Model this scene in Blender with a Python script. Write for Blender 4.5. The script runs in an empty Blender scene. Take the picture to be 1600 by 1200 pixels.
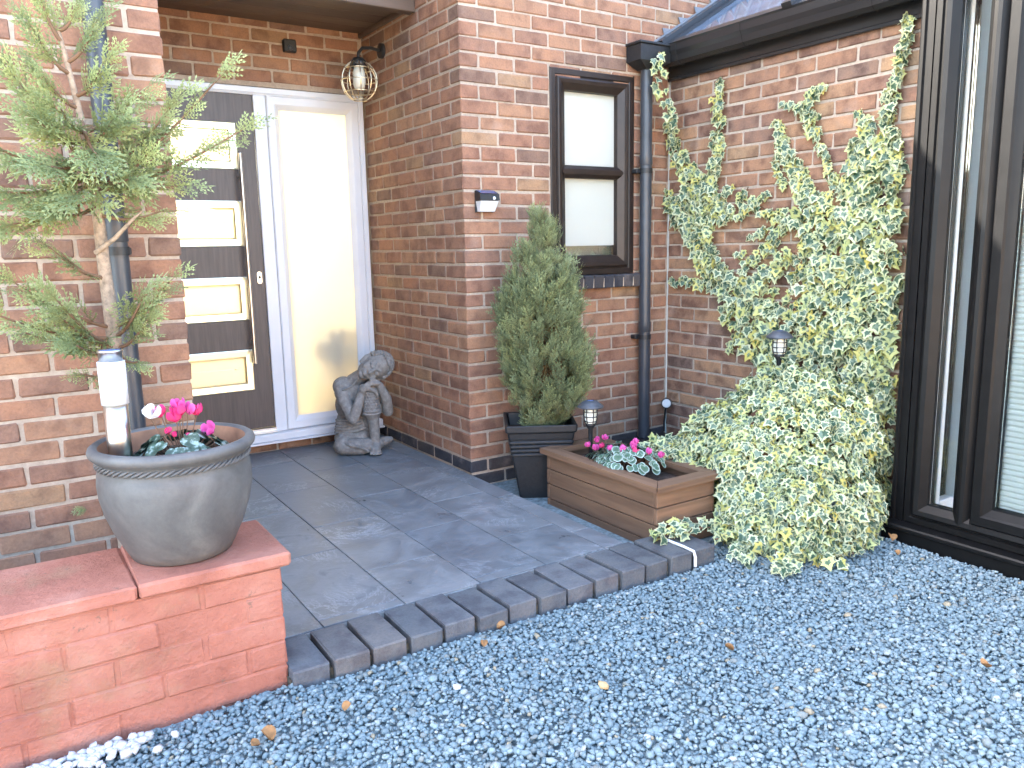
import bpy, bmesh, math, random
import numpy as np
from mathutils import Vector, Matrix, Euler

R = math.radians
rng = random.Random(7)
nr = np.random.default_rng(11)
scene = bpy.context.scene
COL = scene.collection

# ---------------------------------------------------------------- camera
CAM = Vector((-2.0829, -3.6392, 1.2153))
FWD = Vector((0.53551963, 0.82727968, -0.16978534))
RIGHT = Vector((0.83745543, -0.54615034, -0.01970283))
DOWN = Vector((-0.10902808, -0.1316364, -0.98528409))
cam_data = bpy.data.cameras.new('camera')
cam_data.sensor_width = 36.0
cam_data.lens = 36.0 * 1249.37 / 1600.0
cam_data.clip_start = 0.05
cam_data.clip_end = 500.0
cam = bpy.data.objects.new('camera', cam_data)
COL.objects.link(cam)
m = Matrix.Identity(4)
for i in range(3):
    m[i][0] = RIGHT[i]; m[i][1] = -DOWN[i]; m[i][2] = -FWD[i]; m[i][3] = CAM[i]
cam.matrix_world = m
scene.camera = cam

# ---------------------------------------------------------------- sky, sun, exposure
SUN_EL = R(42.0)
SUN_H = Vector((-0.64, 0.77)).normalized()          # horizontal direction towards the sun
world = bpy.data.worlds.new('World')
scene.world = world
world.use_nodes = True
wn = world.node_tree.nodes; wl = world.node_tree.links
sky = wn.new('ShaderNodeTexSky')
sky.sky_type = 'NISHITA'
sky.sun_disc = False
sky.sun_elevation = SUN_EL
sky.sun_rotation = math.atan2(SUN_H.x, SUN_H.y)
sky.air_density = 1.0
sky.dust_density = 2.5
sky.ozone_density = 0.6
wl.new(sky.outputs['Color'], wn['Background'].inputs['Color'])
wn['Background'].inputs['Strength'].default_value = 0.15
sun_data = bpy.data.lights.new('sun', 'SUN')
sun_data.energy = 4.5
sun_data.angle = R(0.53)
sun_data.color = (1.0, 0.93, 0.82)
sun = bpy.data.objects.new('sun', sun_data)
COL.objects.link(sun)
sdir = Vector((SUN_H.x * math.cos(SUN_EL), SUN_H.y * math.cos(SUN_EL), math.sin(SUN_EL)))
sun.rotation_euler = sdir.to_track_quat('Z', 'Y').to_euler()
vs = scene.view_settings
vs.view_transform = 'Standard'
vs.look = 'None'
vs.gamma = 1.0
vs.use_curve_mapping = False
vs.exposure = 3.8
scene.cycles.max_bounces = 8
scene.cycles.diffuse_bounces = 4
scene.cycles.transparent_max_bounces = 8
scene.cycles.caustics_reflective = False
scene.cycles.caustics_refractive = False

# ---------------------------------------------------------------- material helpers
def mat(name):
    mt = bpy.data.materials.new(name); mt.use_nodes = True
    nt = mt.node_tree
    return mt, nt, nt.nodes['Principled BSDF']

def N(nt, t, **kw):
    n = nt.nodes.new(t)
    for k, v in kw.items():
        if hasattr(n, k) and k not in n.inputs: setattr(n, k, v)
        else: n.inputs[k].default_value = v
    return n

def ramp(nt, fac, stops, interp='LINEAR'):
    r = nt.nodes.new('ShaderNodeValToRGB')
    cr = r.color_ramp; cr.interpolation = interp
    while len(cr.elements) < len(stops): cr.elements.new(0.5)
    for e, (p, c) in zip(cr.elements, stops):
        e.position = p; e.color = (*c, 1) if len(c) == 3 else c
    nt.links.new(fac, r.inputs['Fac'])
    return r.outputs['Color']

def mixc(nt, fac, a, b, mode='MIX'):
    n = nt.nodes.new('ShaderNodeMix'); n.data_type = 'RGBA'; n.blend_type = mode
    for sock, v in ((n.inputs[0], fac), (n.inputs[6], a), (n.inputs[7], b)):
        if hasattr(v, 'node'): nt.links.new(v, sock)
        elif isinstance(v, (int, float)): sock.default_value = v
        else: sock.default_value = (*v, 1)
    return n.outputs[2]

def noise(nt, scale, detail=4, rough=.55, vec=None, dist=0.0):
    n = N(nt, 'ShaderNodeTexNoise', Scale=scale, Detail=detail, Roughness=rough, Distortion=dist)
    if vec is not None: nt.links.new(vec, n.inputs['Vector'])
    return n.outputs['Fac']

def bump(nt, b, height, strength=.3, dist=.01):
    n = N(nt, 'ShaderNodeBump', Strength=strength, Distance=dist)
    nt.links.new(height, n.inputs['Height'])
    nt.links.new(n.outputs['Normal'], b.inputs['Normal'])

def wpos(nt):
    return nt.nodes.new('ShaderNodeNewGeometry').outputs['Position']

def math2(nt, op, a, b=None):
    n = nt.nodes.new('ShaderNodeMath'); n.operation = op
    for i, v in enumerate((a, b)):
        if v is None: continue
        if hasattr(v, 'node'): nt.links.new(v, n.inputs[i])
        else: n.inputs[i].default_value = v
    return n.outputs[0]

def rnd(nt):
    """one random number for each separate piece, as an object or as an island of a joined mesh"""
    a = nt.nodes.new('ShaderNodeObjectInfo').outputs['Random']
    b = nt.nodes.new('ShaderNodeNewGeometry').outputs['Random Per Island']
    return math2(nt, 'FRACT', math2(nt, 'ADD', a, b))

M = {}
def simple(name, col, rough=.5, metal=0.0, spec=None, nscale=None, namt=.25, bstr=0.0, coat=0.0):
    mt, nt, b = mat(name)
    b.inputs['Roughness'].default_value = rough
    b.inputs['Metallic'].default_value = metal
    if spec is not None: b.inputs['Specular IOR Level'].default_value = spec
    if coat: b.inputs['Coat Weight'].default_value = coat
    b.inputs['Base Color'].default_value = (*col, 1)
    if nscale:
        f = noise(nt, nscale, 6, .6, wpos(nt))
        c = ramp(nt, f, [(.3, tuple(x * (1 - namt) for x in col)), (.7, tuple(min(1, x * (1 + namt)) for x in col))])
        nt.links.new(c, b.inputs['Base Color'])
        if bstr: bump(nt, b, f, bstr, .004)
    M[name] = mt
    return mt

def make_brick(name, stops, mott=.35):
    mt, nt, b = mat(name)
    r = rnd(nt)
    base = ramp(nt, r, stops, 'CONSTANT')
    p = wpos(nt)
    # shift the noise from brick to brick so that the mottling never runs across a joint
    off = N(nt, 'ShaderNodeVectorMath', operation='ADD')
    nt.links.new(p, off.inputs[0])
    cmb = nt.nodes.new('ShaderNodeCombineXYZ')
    nt.links.new(math2(nt, 'MULTIPLY', r, 37.0), cmb.inputs[0])
    nt.links.new(math2(nt, 'MULTIPLY', r, 91.0), cmb.inputs[2])
    nt.links.new(cmb.outputs[0], off.inputs[1])
    v = off.outputs[0]
    big = noise(nt, 11, 3, .5, v)
    patch = ramp(nt, big, [(.36, (.62, .58, .60)), (.5, (1, 1, 1)), (.66, (1.22, 1.16, 1.08))])
    c = mixc(nt, mott * 2.0, base, patch, 'MULTIPLY')
    fine = noise(nt, 120, 5, .7, v)
    sp = ramp(nt, fine, [(.3, (.72, .72, .72)), (.55, (1, 1, 1)), (.8, (1.25, 1.2, 1.15))])
    c = mixc(nt, .7, c, sp, 'MULTIPLY')
    # pale bloom of salts on some bricks
    bloom = noise(nt, 7, 5, .6, p)
    bl = ramp(nt, bloom, [(.58, (0, 0, 0)), (.78, (.22, .22, .22))])
    c = mixc(nt, bl, c, (.50, .40, .34))
    nt.links.new(c, b.inputs['Base Color'])
    b.inputs['Roughness'].default_value = .88
    b.inputs['Specular IOR Level'].default_value = .3
    hgt = math2(nt, 'ADD', fine, math2(nt, 'MULTIPLY', noise(nt, 38, 4, .6, v), 1.6))
    bump(nt, b, hgt, .55, .004)
    M[name] = mt

make_brick('brick', [(0, (0.301, 0.162, 0.100)), (.13, (0.279, 0.147, 0.093)), (.26, (0.260, 0.139, 0.091)), (.38, (0.317, 0.177, 0.108)),
                     (.50, (0.249, 0.135, 0.090)), (.60, (0.289, 0.160, 0.099)), (.70, (0.231, 0.131, 0.091)), (.79, (0.275, 0.143, 0.092)),
                     (.90, (0.200, 0.122, 0.087)), (.95, (0.296, 0.183, 0.109))])
make_brick('brick_brown', [(0, (0.272, 0.149, 0.092)), (.14, (0.294, 0.162, 0.097)), (.28, (0.245, 0.136, 0.089)), (.40, (0.305, 0.176, 0.103)),
                           (.52, (0.230, 0.128, 0.087)), (.62, (0.265, 0.146, 0.092)), (.72, (0.210, 0.124, 0.088)), (.82, (0.279, 0.157, 0.097)),
                           (.92, (0.181, 0.116, 0.086)), (.96, (0.314, 0.196, 0.114))], .5)
make_brick('blue_brick', [(0, (.055, .050, .052)), (.4, (.045, .045, .052)), (.7, (.070, .060, .058))], .3)
make_brick('edging_brick', [(0, (.105, .110, .116)), (.3, (.122, .126, .132)), (.6, (.095, .100, .104)), (.8, (.135, .128, .124))], .35)

def make_mortar():
    mt, nt, b = mat('mortar')
    p = wpos(nt)
    f = noise(nt, 60, 6, .7, p)
    big = noise(nt, 3.5, 4, .6, p)
    c = ramp(nt, f, [(.3, (.33, .268, .212)), (.7, (.47, .390, .312))])
    c = mixc(nt, .6, c, ramp(nt, big, [(.35, (.70, .66, .62)), (.62, (1.08, 1.05, 1.0))]), 'MULTIPLY')
    nt.links.new(c, b.inputs['Base Color'])
    b.inputs['Roughness'].default_value = .95
    bump(nt, b, f, .6, .004)
    M['mortar'] = mt
make_mortar()

def make_gravel():
    mt, nt, b = mat('gravel')
    r = nt.nodes.new('ShaderNodeNewGeometry').outputs['Random Per Island']
    c = ramp(nt, r, [(0, (.160, .212, .226)), (.16, (.180, .230, .238)), (.34, (.205, .255, .260)), (.50, (.155, .205, .220)),
                     (.64, (.235, .285, .288)), (.76, (.145, .190, .202)), (.86, (.270, .300, .290)), (.93, (.180, .200, .188)), (.982, (.32, .34, .33)), (.990, (.28, .235, .16))], 'CONSTANT')
    f = noise(nt, 90, 5, .65, wpos(nt))
    c = mixc(nt, .8, c, ramp(nt, f, [(.3, (.72, .74, .76)), (.7, (1.2, 1.2, 1.2))]), 'MULTIPLY')
    nt.links.new(c, b.inputs['Base Color'])
    b.inputs['Roughness'].default_value = .95
    b.inputs['Specular IOR Level'].default_value = .15
    bump(nt, b, f, .35, .004)
    M['gravel'] = mt
make_gravel()
simple('ground', (.17, .22, .235), .95, nscale=45, namt=.5, bstr=.5)
simple('white_stone', (.46, .46, .455), .8, nscale=30, namt=.12)

def make_slate():
    mt, nt, b = mat('slate')
    r = nt.nodes.new('ShaderNodeObjectInfo').outputs['Random']
    p = wpos(nt)
    off = N(nt, 'ShaderNodeVectorMath', operation='ADD'); nt.links.new(p, off.inputs[0])
    cmb = nt.nodes.new('ShaderNodeCombineXYZ'); nt.links.new(math2(nt, 'MULTIPLY', r, 29.0), cmb.inputs[0]); nt.links.new(r, cmb.inputs[2])
    nt.links.new(cmb.outputs[0], off.inputs[1]); v = off.outputs[0]
    f = noise(nt, 4.5, 8, .62, v, 1.4)
    c = ramp(nt, f, [(.30, (.108, .116, .124)), (.48, (.142, .152, .160)), (.60, (.180, .192, .202)), (.72, (.126, .136, .144))])
    # pale cleft streaks of the riven face
    w = N(nt, 'ShaderNodeTexNoise', Scale=2.2, Detail=10, Roughness=.72, Distortion=2.6); nt.links.new(v, w.inputs['Vector'])
    streak = ramp(nt, w.outputs['Fac'], [(.488, (0, 0, 0)), (.505, (.5, .5, .5)), (.524, (0, 0, 0))])
    msk = ramp(nt, noise(nt, 3.0, 3, .5, v), [(.45, (0, 0, 0)), (.62, (1, 1, 1))])
    c = mixc(nt, mixc(nt, 1.0, streak, msk, 'MULTIPLY'), c, (.46, .49, .52))
    dust = ramp(nt, noise(nt, 1.3, 5, .6, p), [(.45, (0, 0, 0)), (.75, (.35, .35, .35))])
    c = mixc(nt, dust, c, (.26, .275, .285))
    tint = ramp(nt, r, [(0, (.88, .9, .92)), (.5, (1.0, 1.0, 1.0)), (1, (1.15, 1.12, 1.08))])
    c = mixc(nt, 1.0, c, tint, 'MULTIPLY')
    nt.links.new(c, b.inputs['Base Color'])
    nt.links.new(ramp(nt, f, [(.3, (.26, .26, .26)), (.7, (.48, .48, .48))]), b.inputs['Roughness'])
    fine = noise(nt, 30, 8, .7, v, .6)
    bump(nt, b, math2(nt, 'ADD', math2(nt, 'MULTIPLY', f, 2.0), fine), .28, .004)
    M['slate'] = mt
make_slate()
simple('grout', (.30, .30, .29), .95, nscale=50, namt=.3)

def make_paint():
    mt, nt, b = mat('red_paint')
    p = wpos(nt)
    f = noise(nt, 6, 6, .6, p)
    c = ramp(nt, f, [(.3, (.285, .100, .064)), (.5, (.365, .135, .088)), (.62, (.400, .165, .112)), (.78, (.45, .225, .165))])
    fl = noise(nt, 26, 8, .7, p)
    chip = ramp(nt, fl, [(.64, (0, 0, 0)), (.67, (1, 1, 1))])
    c = mixc(nt, math2(nt, 'MULTIPLY', chip, .7), c, (.17, .10, .07))
    alg = ramp(nt, noise(nt, 4.2, 6, .7, p), [(.54, (0, 0, 0)), (.76, (.45, .45, .45))])
    c = mixc(nt, alg, c, (.27, .22, .12))
    nt.links.new(c, b.inputs['Base Color'])
    b.inputs['Roughness'].default_value = .8
    bump(nt, b, math2(nt, 'ADD', noise(nt, 70, 6, .7, p), math2(nt, 'MULTIPLY', noise(nt, 14, 4, .6, p), 2.2)), .75, .007)
    M['red_paint'] = mt
make_paint()

def make_wood(name, c0, c1, axis, rough=.6, scale=1.0):
    mt, nt, b = mat(name)
    tc = nt.nodes.new('ShaderNodeTexCoord').outputs['Object']
    mp = N(nt, 'ShaderNodeMapping'); nt.links.new(tc, mp.inputs['Vector'])
    s = [26 * scale] * 3; s[axis] = 1.6 * scale
    mp.inputs['Scale'].default_value = s
    r = nt.nodes.new('ShaderNodeObjectInfo').outputs['Random']
    cmb = nt.nodes.new('ShaderNodeCombineXYZ')
    for i in range(3): nt.links.new(math2(nt, 'MULTIPLY', r, 17.0 + 9 * i), cmb.inputs[i])
    nt.links.new(cmb.outputs[0], mp.inputs['Location'])
    f = noise(nt, 1.0, 7, .62, mp.outputs[0], .5)
    c = ramp(nt, f, [(.28, c0), (.5, tuple((a + b2) / 2 for a, b2 in zip(c0, c1))), (.72, c1)])
    tint = ramp(nt, r, [(0, (.82, .82, .82)), (1, (1.15, 1.12, 1.08))])
    c = mixc(nt, 1.0, c, tint, 'MULTIPLY')
    nt.links.new(c, b.inputs['Base Color'])
    b.inputs['Roughness'].default_value = rough
    bump(nt, b, f, .35, .003)
    M[name] = mt
make_wood('planter_wood_y', (.105, .058, .034), (.215, .125, .072), 1)
make_wood('planter_wood_x', (.115, .063, .036), (.235, .135, .078), 0)
make_wood('door_wood', (.050, .038, .034), (.090, .070, .063), 2, .45, 2.2)
make_wood('soffit_wood', (.085, .055, .038), (.125, .085, .060), 0, .6)

simple('white_upvc', (.64, .65, .67), .35, nscale=3, namt=.05)
simple('black_upvc', (.0048, .0046, .0046), .42, spec=.22, nscale=14, namt=.3)
simple('brown_upvc', (.022, .014, .011), .40, spec=.4, nscale=14, namt=.3)
simple('black_metal', (.022, .022, .023), .45, nscale=40, namt=.3)
simple('gutter_black', (.020, .019, .019), .26, spec=.5)
simple('pipe_black', (.040, .044, .052), .36, nscale=8, namt=.25)
simple('steel', (.62, .60, .57), .28, 1.0)
simple('brass', (.70, .60, .42), .3, 1.0)
simple('cassette_steel', (.80, .76, .55), .32, 1.0)
simple('lead', (.20, .215, .235), .55, .35, nscale=14, namt=.25, bstr=.2)
simple('solar_cap', (.055, .060, .070), .45, nscale=40, namt=.25)
simple('solar_cell', (.05, .09, .20), .12, 0.0, coat=.6)
simple('opal', (.62, .64, .66), .35)
simple('pale_glass', (.72, .72, .62), .2)
simple('soil', (.060, .038, .026), .98, nscale=70, namt=.6, bstr=.8)
simple('bark', (.30, .22, .155), .9, nscale=60, namt=.4, bstr=.7)
simple('twig', (.16, .09, .05), .9)
simple('paving', (.30, .31, .27), .9, nscale=16, namt=.3, bstr=.3)
simple('edging_joint', (.075, .066, .046), .95, nscale=60, namt=.6, bstr=.6)
simple('caulk', (.62, .62, .62), .7)
simple('lens_grey', (.45, .46, .46), .3)
simple('bounce_drive', (.42, .34, .25), .9, nscale=8, namt=.2)
simple('bounce_fence_wood', (.46, .31, .17), .85, nscale=9, namt=.3)
simple('plastic_white', (.75, .75, .72), .4)
simple('dry_leaf', (.26, .13, .045), .8, nscale=50, namt=.4)
simple('tan_stone', (.42, .29, .14), .8, nscale=40, namt=.35)
simple('black_plastic', (.013, .0135, .0145), .5, nscale=60, namt=.35, bstr=.2)
simple('hall_wall', (.74, .66, .46), .8)
simple('hall_floor', (.30, .18, .10), .5)
simple('render', (.55, .50, .44), .9)
simple('roof_tile', (.16, .10, .08), .9, nscale=10, namt=.3)

def make_pot():
    mt, nt, b = mat('glazed_pot')
    p = wpos(nt)
    f = noise(nt, 5.5, 6, .6, p, .6)
    c = ramp(nt, f, [(.30, (.048, .044, .038)), (.44, (.078, .075, .072)), (.58, (.105, .101, .095)), (.72, (.160, .154, .138))])
    sp = noise(nt, 80, 5, .7, p)
    c = mixc(nt, .5, c, ramp(nt, sp, [(.3, (.8, .8, .8)), (.7, (1.15, 1.15, 1.15))]), 'MULTIPLY')
    nt.links.new(c, b.inputs['Base Color'])
    b.inputs['Roughness'].default_value = .55
    bump(nt, b, sp, .12, .003)
    M['glazed_pot'] = mt
make_pot()
simple('terracotta', (.30, .145, .08), .9, nscale=14, namt=.3)

def make_statue_mat():
    mt, nt, b = mat('cast_stone')
    tc = nt.nodes.new('ShaderNodeTexCoord').outputs['Object']
    f = noise(nt, 38, 8, .65, tc)
    c = ramp(nt, f, [(.3, (.125, .120, .110)), (.55, (.205, .198, .186)), (.75, (.30, .292, .278))])
    nt.links.new(c, b.inputs['Base Color'])
    b.inputs['Roughness'].default_value = .82
    bump(nt, b, f, .25, .003)
    M['cast_stone'] = mt
make_statue_mat()

def leafmat(name, build, trans=.3, rough=.45):
    mt, nt, b = mat(name)
    c = build(nt)
    nt.links.new(c, b.inputs['Base Color'])
    b.inputs['Roughness'].default_value = rough
    b.inputs['Specular IOR Level'].default_value = .35
    tr = nt.nodes.new('ShaderNodeBsdfTranslucent'); nt.links.new(c, tr.inputs['Color'])
    mx = nt.nodes.new('ShaderNodeMixShader'); mx.inputs[0].default_value = trans
    nt.links.new(b.outputs[0], mx.inputs[1]); nt.links.new(tr.outputs[0], mx.inputs[2])
    nt.links.new(mx.outputs[0], nt.nodes['Material Output'].inputs['Surface'])
    M[name] = mt

def attr(nt, name):
    a = nt.nodes.new('ShaderNodeAttribute'); a.attribute_name = name
    return a.outputs['Fac']

def ivy_build(nt):
    r = math2(nt, 'FRACT', math2(nt, 'ADD', attr(nt, 'rnd'), nt.nodes.new('ShaderNodeObjectInfo').outputs['Random']))
    e = attr(nt, 'edge')
    p = wpos(nt)
    e2 = math2(nt, 'ADD', e, math2(nt, 'MULTIPLY', math2(nt, 'SUBTRACT', noise(nt, 60, 3, .6, p), .5), 1.0))
    e3 = math2(nt, 'ADD', e2, math2(nt, 'MULTIPLY', math2(nt, 'SUBTRACT', r, .5), .45))
    green = ramp(nt, r, [(0, (.040, .085, .048)), (.3, (.060, .115, .062)), (.6, (.075, .130, .078)), (.85, (.050, .100, .058)), (1, (.12, .18, .05))])
    pale = mixc(nt, ramp(nt, noise(nt, 38, 3, .5, p), [(.45, (0, 0, 0)), (.6, (1, 1, 1))]), green, (.185, .250, .175))
    cream = ramp(nt, r, [(0, (.54, .55, .32)), (.5, (.58, .60, .37)), (.8, (.52, .56, .24)), (.95, (.58, .54, .18)), (1, (.60, .50, .13))])
    k = ramp(nt, e3, [(.52, (0, 0, 0)), (.69, (1, 1, 1))])
    return mixc(nt, k, pale, cream)
leafmat('ivy_leaf', ivy_build, .28, .42)

def conifer_build(lo, mid, hi):
    def f(nt):
        e = attr(nt, 'edge'); r = attr(nt, 'rnd')
        c = ramp(nt, e, [(0, lo), (.5, mid), (1, hi)])
        return mixc(nt, 1.0, c, ramp(nt, r, [(0, (.72, .74, .70)), (.5, (1, 1, 1)), (1, (1.3, 1.22, 1.05))]), 'MULTIPLY')
    return f
leafmat('cypress_leaf', conifer_build((.105, .090, .048), (.170, .205, .100), (.355, .400, .200)), .2, .6)
leafmat('conifer_leaf', conifer_build((.16, .15, .065), (.25, .30, .125), (.44, .49, .25)), .35, .55)
leafmat('dead_leaf', conifer_build((.10, .05, .025), (.16, .085, .04), (.20, .12, .055)), .1, .8)

def cyc_build(nt):
    e = attr(nt, 'edge'); p = wpos(nt)
    c = ramp(nt, e, [(0, (.055, .115, .070)), (.45, (.075, .135, .085)), (.76, (.11, .18, .12)), (.88, (.32, .40, .34)), (1, (.38, .46, .39))])
    return mixc(nt, .5, c, ramp(nt, noise(nt, 40, 3, .5, p), [(.4, (.8, .8, .8)), (.6, (1.3, 1.3, 1.3))]), 'MULTIPLY')
leafmat('silver_leaf', cyc_build, .15, .45)
def cyc2_build(nt):
    p = wpos(nt)
    return ramp(nt, noise(nt, 60, 3, .5, p), [(.40, (.035, .060, .040)), (.52, (.07, .11, .075)), (.6, (.26, .32, .28))])
leafmat('dark_leaf', cyc2_build, .1, .35)
leafmat('petal_pink', lambda nt: ramp(nt, attr(nt, 'edge'), [(0, (.80, .10, .22)), (1, (.78, .05, .24))]), .35, .5)
leafmat('petal_magenta', lambda nt: ramp(nt, attr(nt, 'edge'), [(0, (.62, .06, .26)), (1, (.78, .14, .46))]), .35, .5)
leafmat('petal_white', lambda nt: ramp(nt, attr(nt, 'edge'), [(0, (.8, .8, .78)), (1, (.85, .85, .85))]), .35, .5)

def make_glass(name, tint=(1, 1, 1), rough=0.0):
    """thin clear pane: mostly see-through, with a Fresnel reflection"""
    mt = bpy.data.materials.new(name); mt.use_nodes = True; nt = mt.node_tree
    nt.nodes.remove(nt.nodes['Principled BSDF'])
    t = nt.nodes.new('ShaderNodeBsdfTransparent'); t.inputs['Color'].default_value = (*tint, 1)
    g = nt.nodes.new('ShaderNodeBsdfGlossy'); g.inputs['Roughness'].default_value = rough
    fr = nt.nodes.new('ShaderNodeFresnel'); fr.inputs['IOR'].default_value = 1.55
    mx = nt.nodes.new('ShaderNodeMixShader')
    nt.links.new(fr.outputs[0], mx.inputs[0]); nt.links.new(t.outputs[0], mx.inputs[1]); nt.links.new(g.outputs[0], mx.inputs[2])
    nt.links.new(mx.outputs[0], nt.nodes['Material Output'].inputs['Surface'])
    M[name] = mt
make_glass('clear_glass', (.92, .95, .94))
simple('roof_glass', (.13, .165, .215), .08, nscale=5, namt=.4)

def make_frosted(name, col, tcol):
    """sand-blasted pane: scatters the light of the hall behind it"""
    mt = bpy.data.materials.new(name); mt.use_nodes = True; nt = mt.node_tree
    b = nt.nodes['Principled BSDF']
    f = noise(nt, 500, 2, .5, wpos(nt))
    b.inputs['Base Color'].default_value = (*col, 1); b.inputs['Roughness'].default_value = .25
    bump(nt, b, f, .05, .001)
    tr = nt.nodes.new('ShaderNodeBsdfTranslucent'); tr.inputs['Color'].default_value = (*tcol, 1)
    mx = nt.nodes.new('ShaderNodeMixShader'); mx.inputs[0].default_value = .6
    nt.links.new(b.outputs[0], mx.inputs[1]); nt.links.new(tr.outputs[0], mx.inputs[2])
    nt.links.new(mx.outputs[0], nt.nodes['Material Output'].inputs['Surface'])
    M[name] = mt
make_frosted('frosted_glass', (.72, .70, .62), (.96, .93, .82))
make_frosted('privacy_glass', (.86, .87, .80), (.9, .9, .85))

def make_emit(name, col, s):
    mt = bpy.data.materials.new(name); mt.use_nodes = True; nt = mt.node_tree
    e = nt.nodes.new('ShaderNodeEmission'); e.inputs['Color'].default_value = (*col, 1); e.inputs['Strength'].default_value = s
    nt.nodes.remove(nt.nodes['Principled BSDF'])
    nt.links.new(e.outputs[0], nt.nodes['Material Output'].inputs['Surface'])
    M[name] = mt
make_emit("hall_glow_light", (1.0, .90, .68), 4.6)  # added glow in the unseen hall, lights the frosted panes from behind
# ---------------------------------------------------------------- object helpers
def link(name, me, material=None, parent=None, smooth=False):
    o = bpy.data.objects.new(name, me)
    COL.objects.link(o)
    if material is not None and not me.materials:
        me.materials.append(M[material] if isinstance(material, str) else material)
    if parent is not None: o.parent = parent
    if smooth and len(me.polygons):
        me.polygons.foreach_set('use_smooth', [True] * len(me.polygons))
    return o

def empty(name, loc=(0, 0, 0), rz=0.0):
    o = bpy.data.objects.new(name, None)
    COL.objects.link(o); o.location = loc; o.rotation_euler = (0, 0, rz); o.empty_display_size = .05
    return o

def tag(o, label, cat, group=None):
    o['label'] = label; o['category'] = cat
    if group: o['group'] = group
    return o

def struct(o):
    o['kind'] = 'structure'; return o

def stuff(o):
    o['kind'] = 'stuff'; return o

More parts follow.
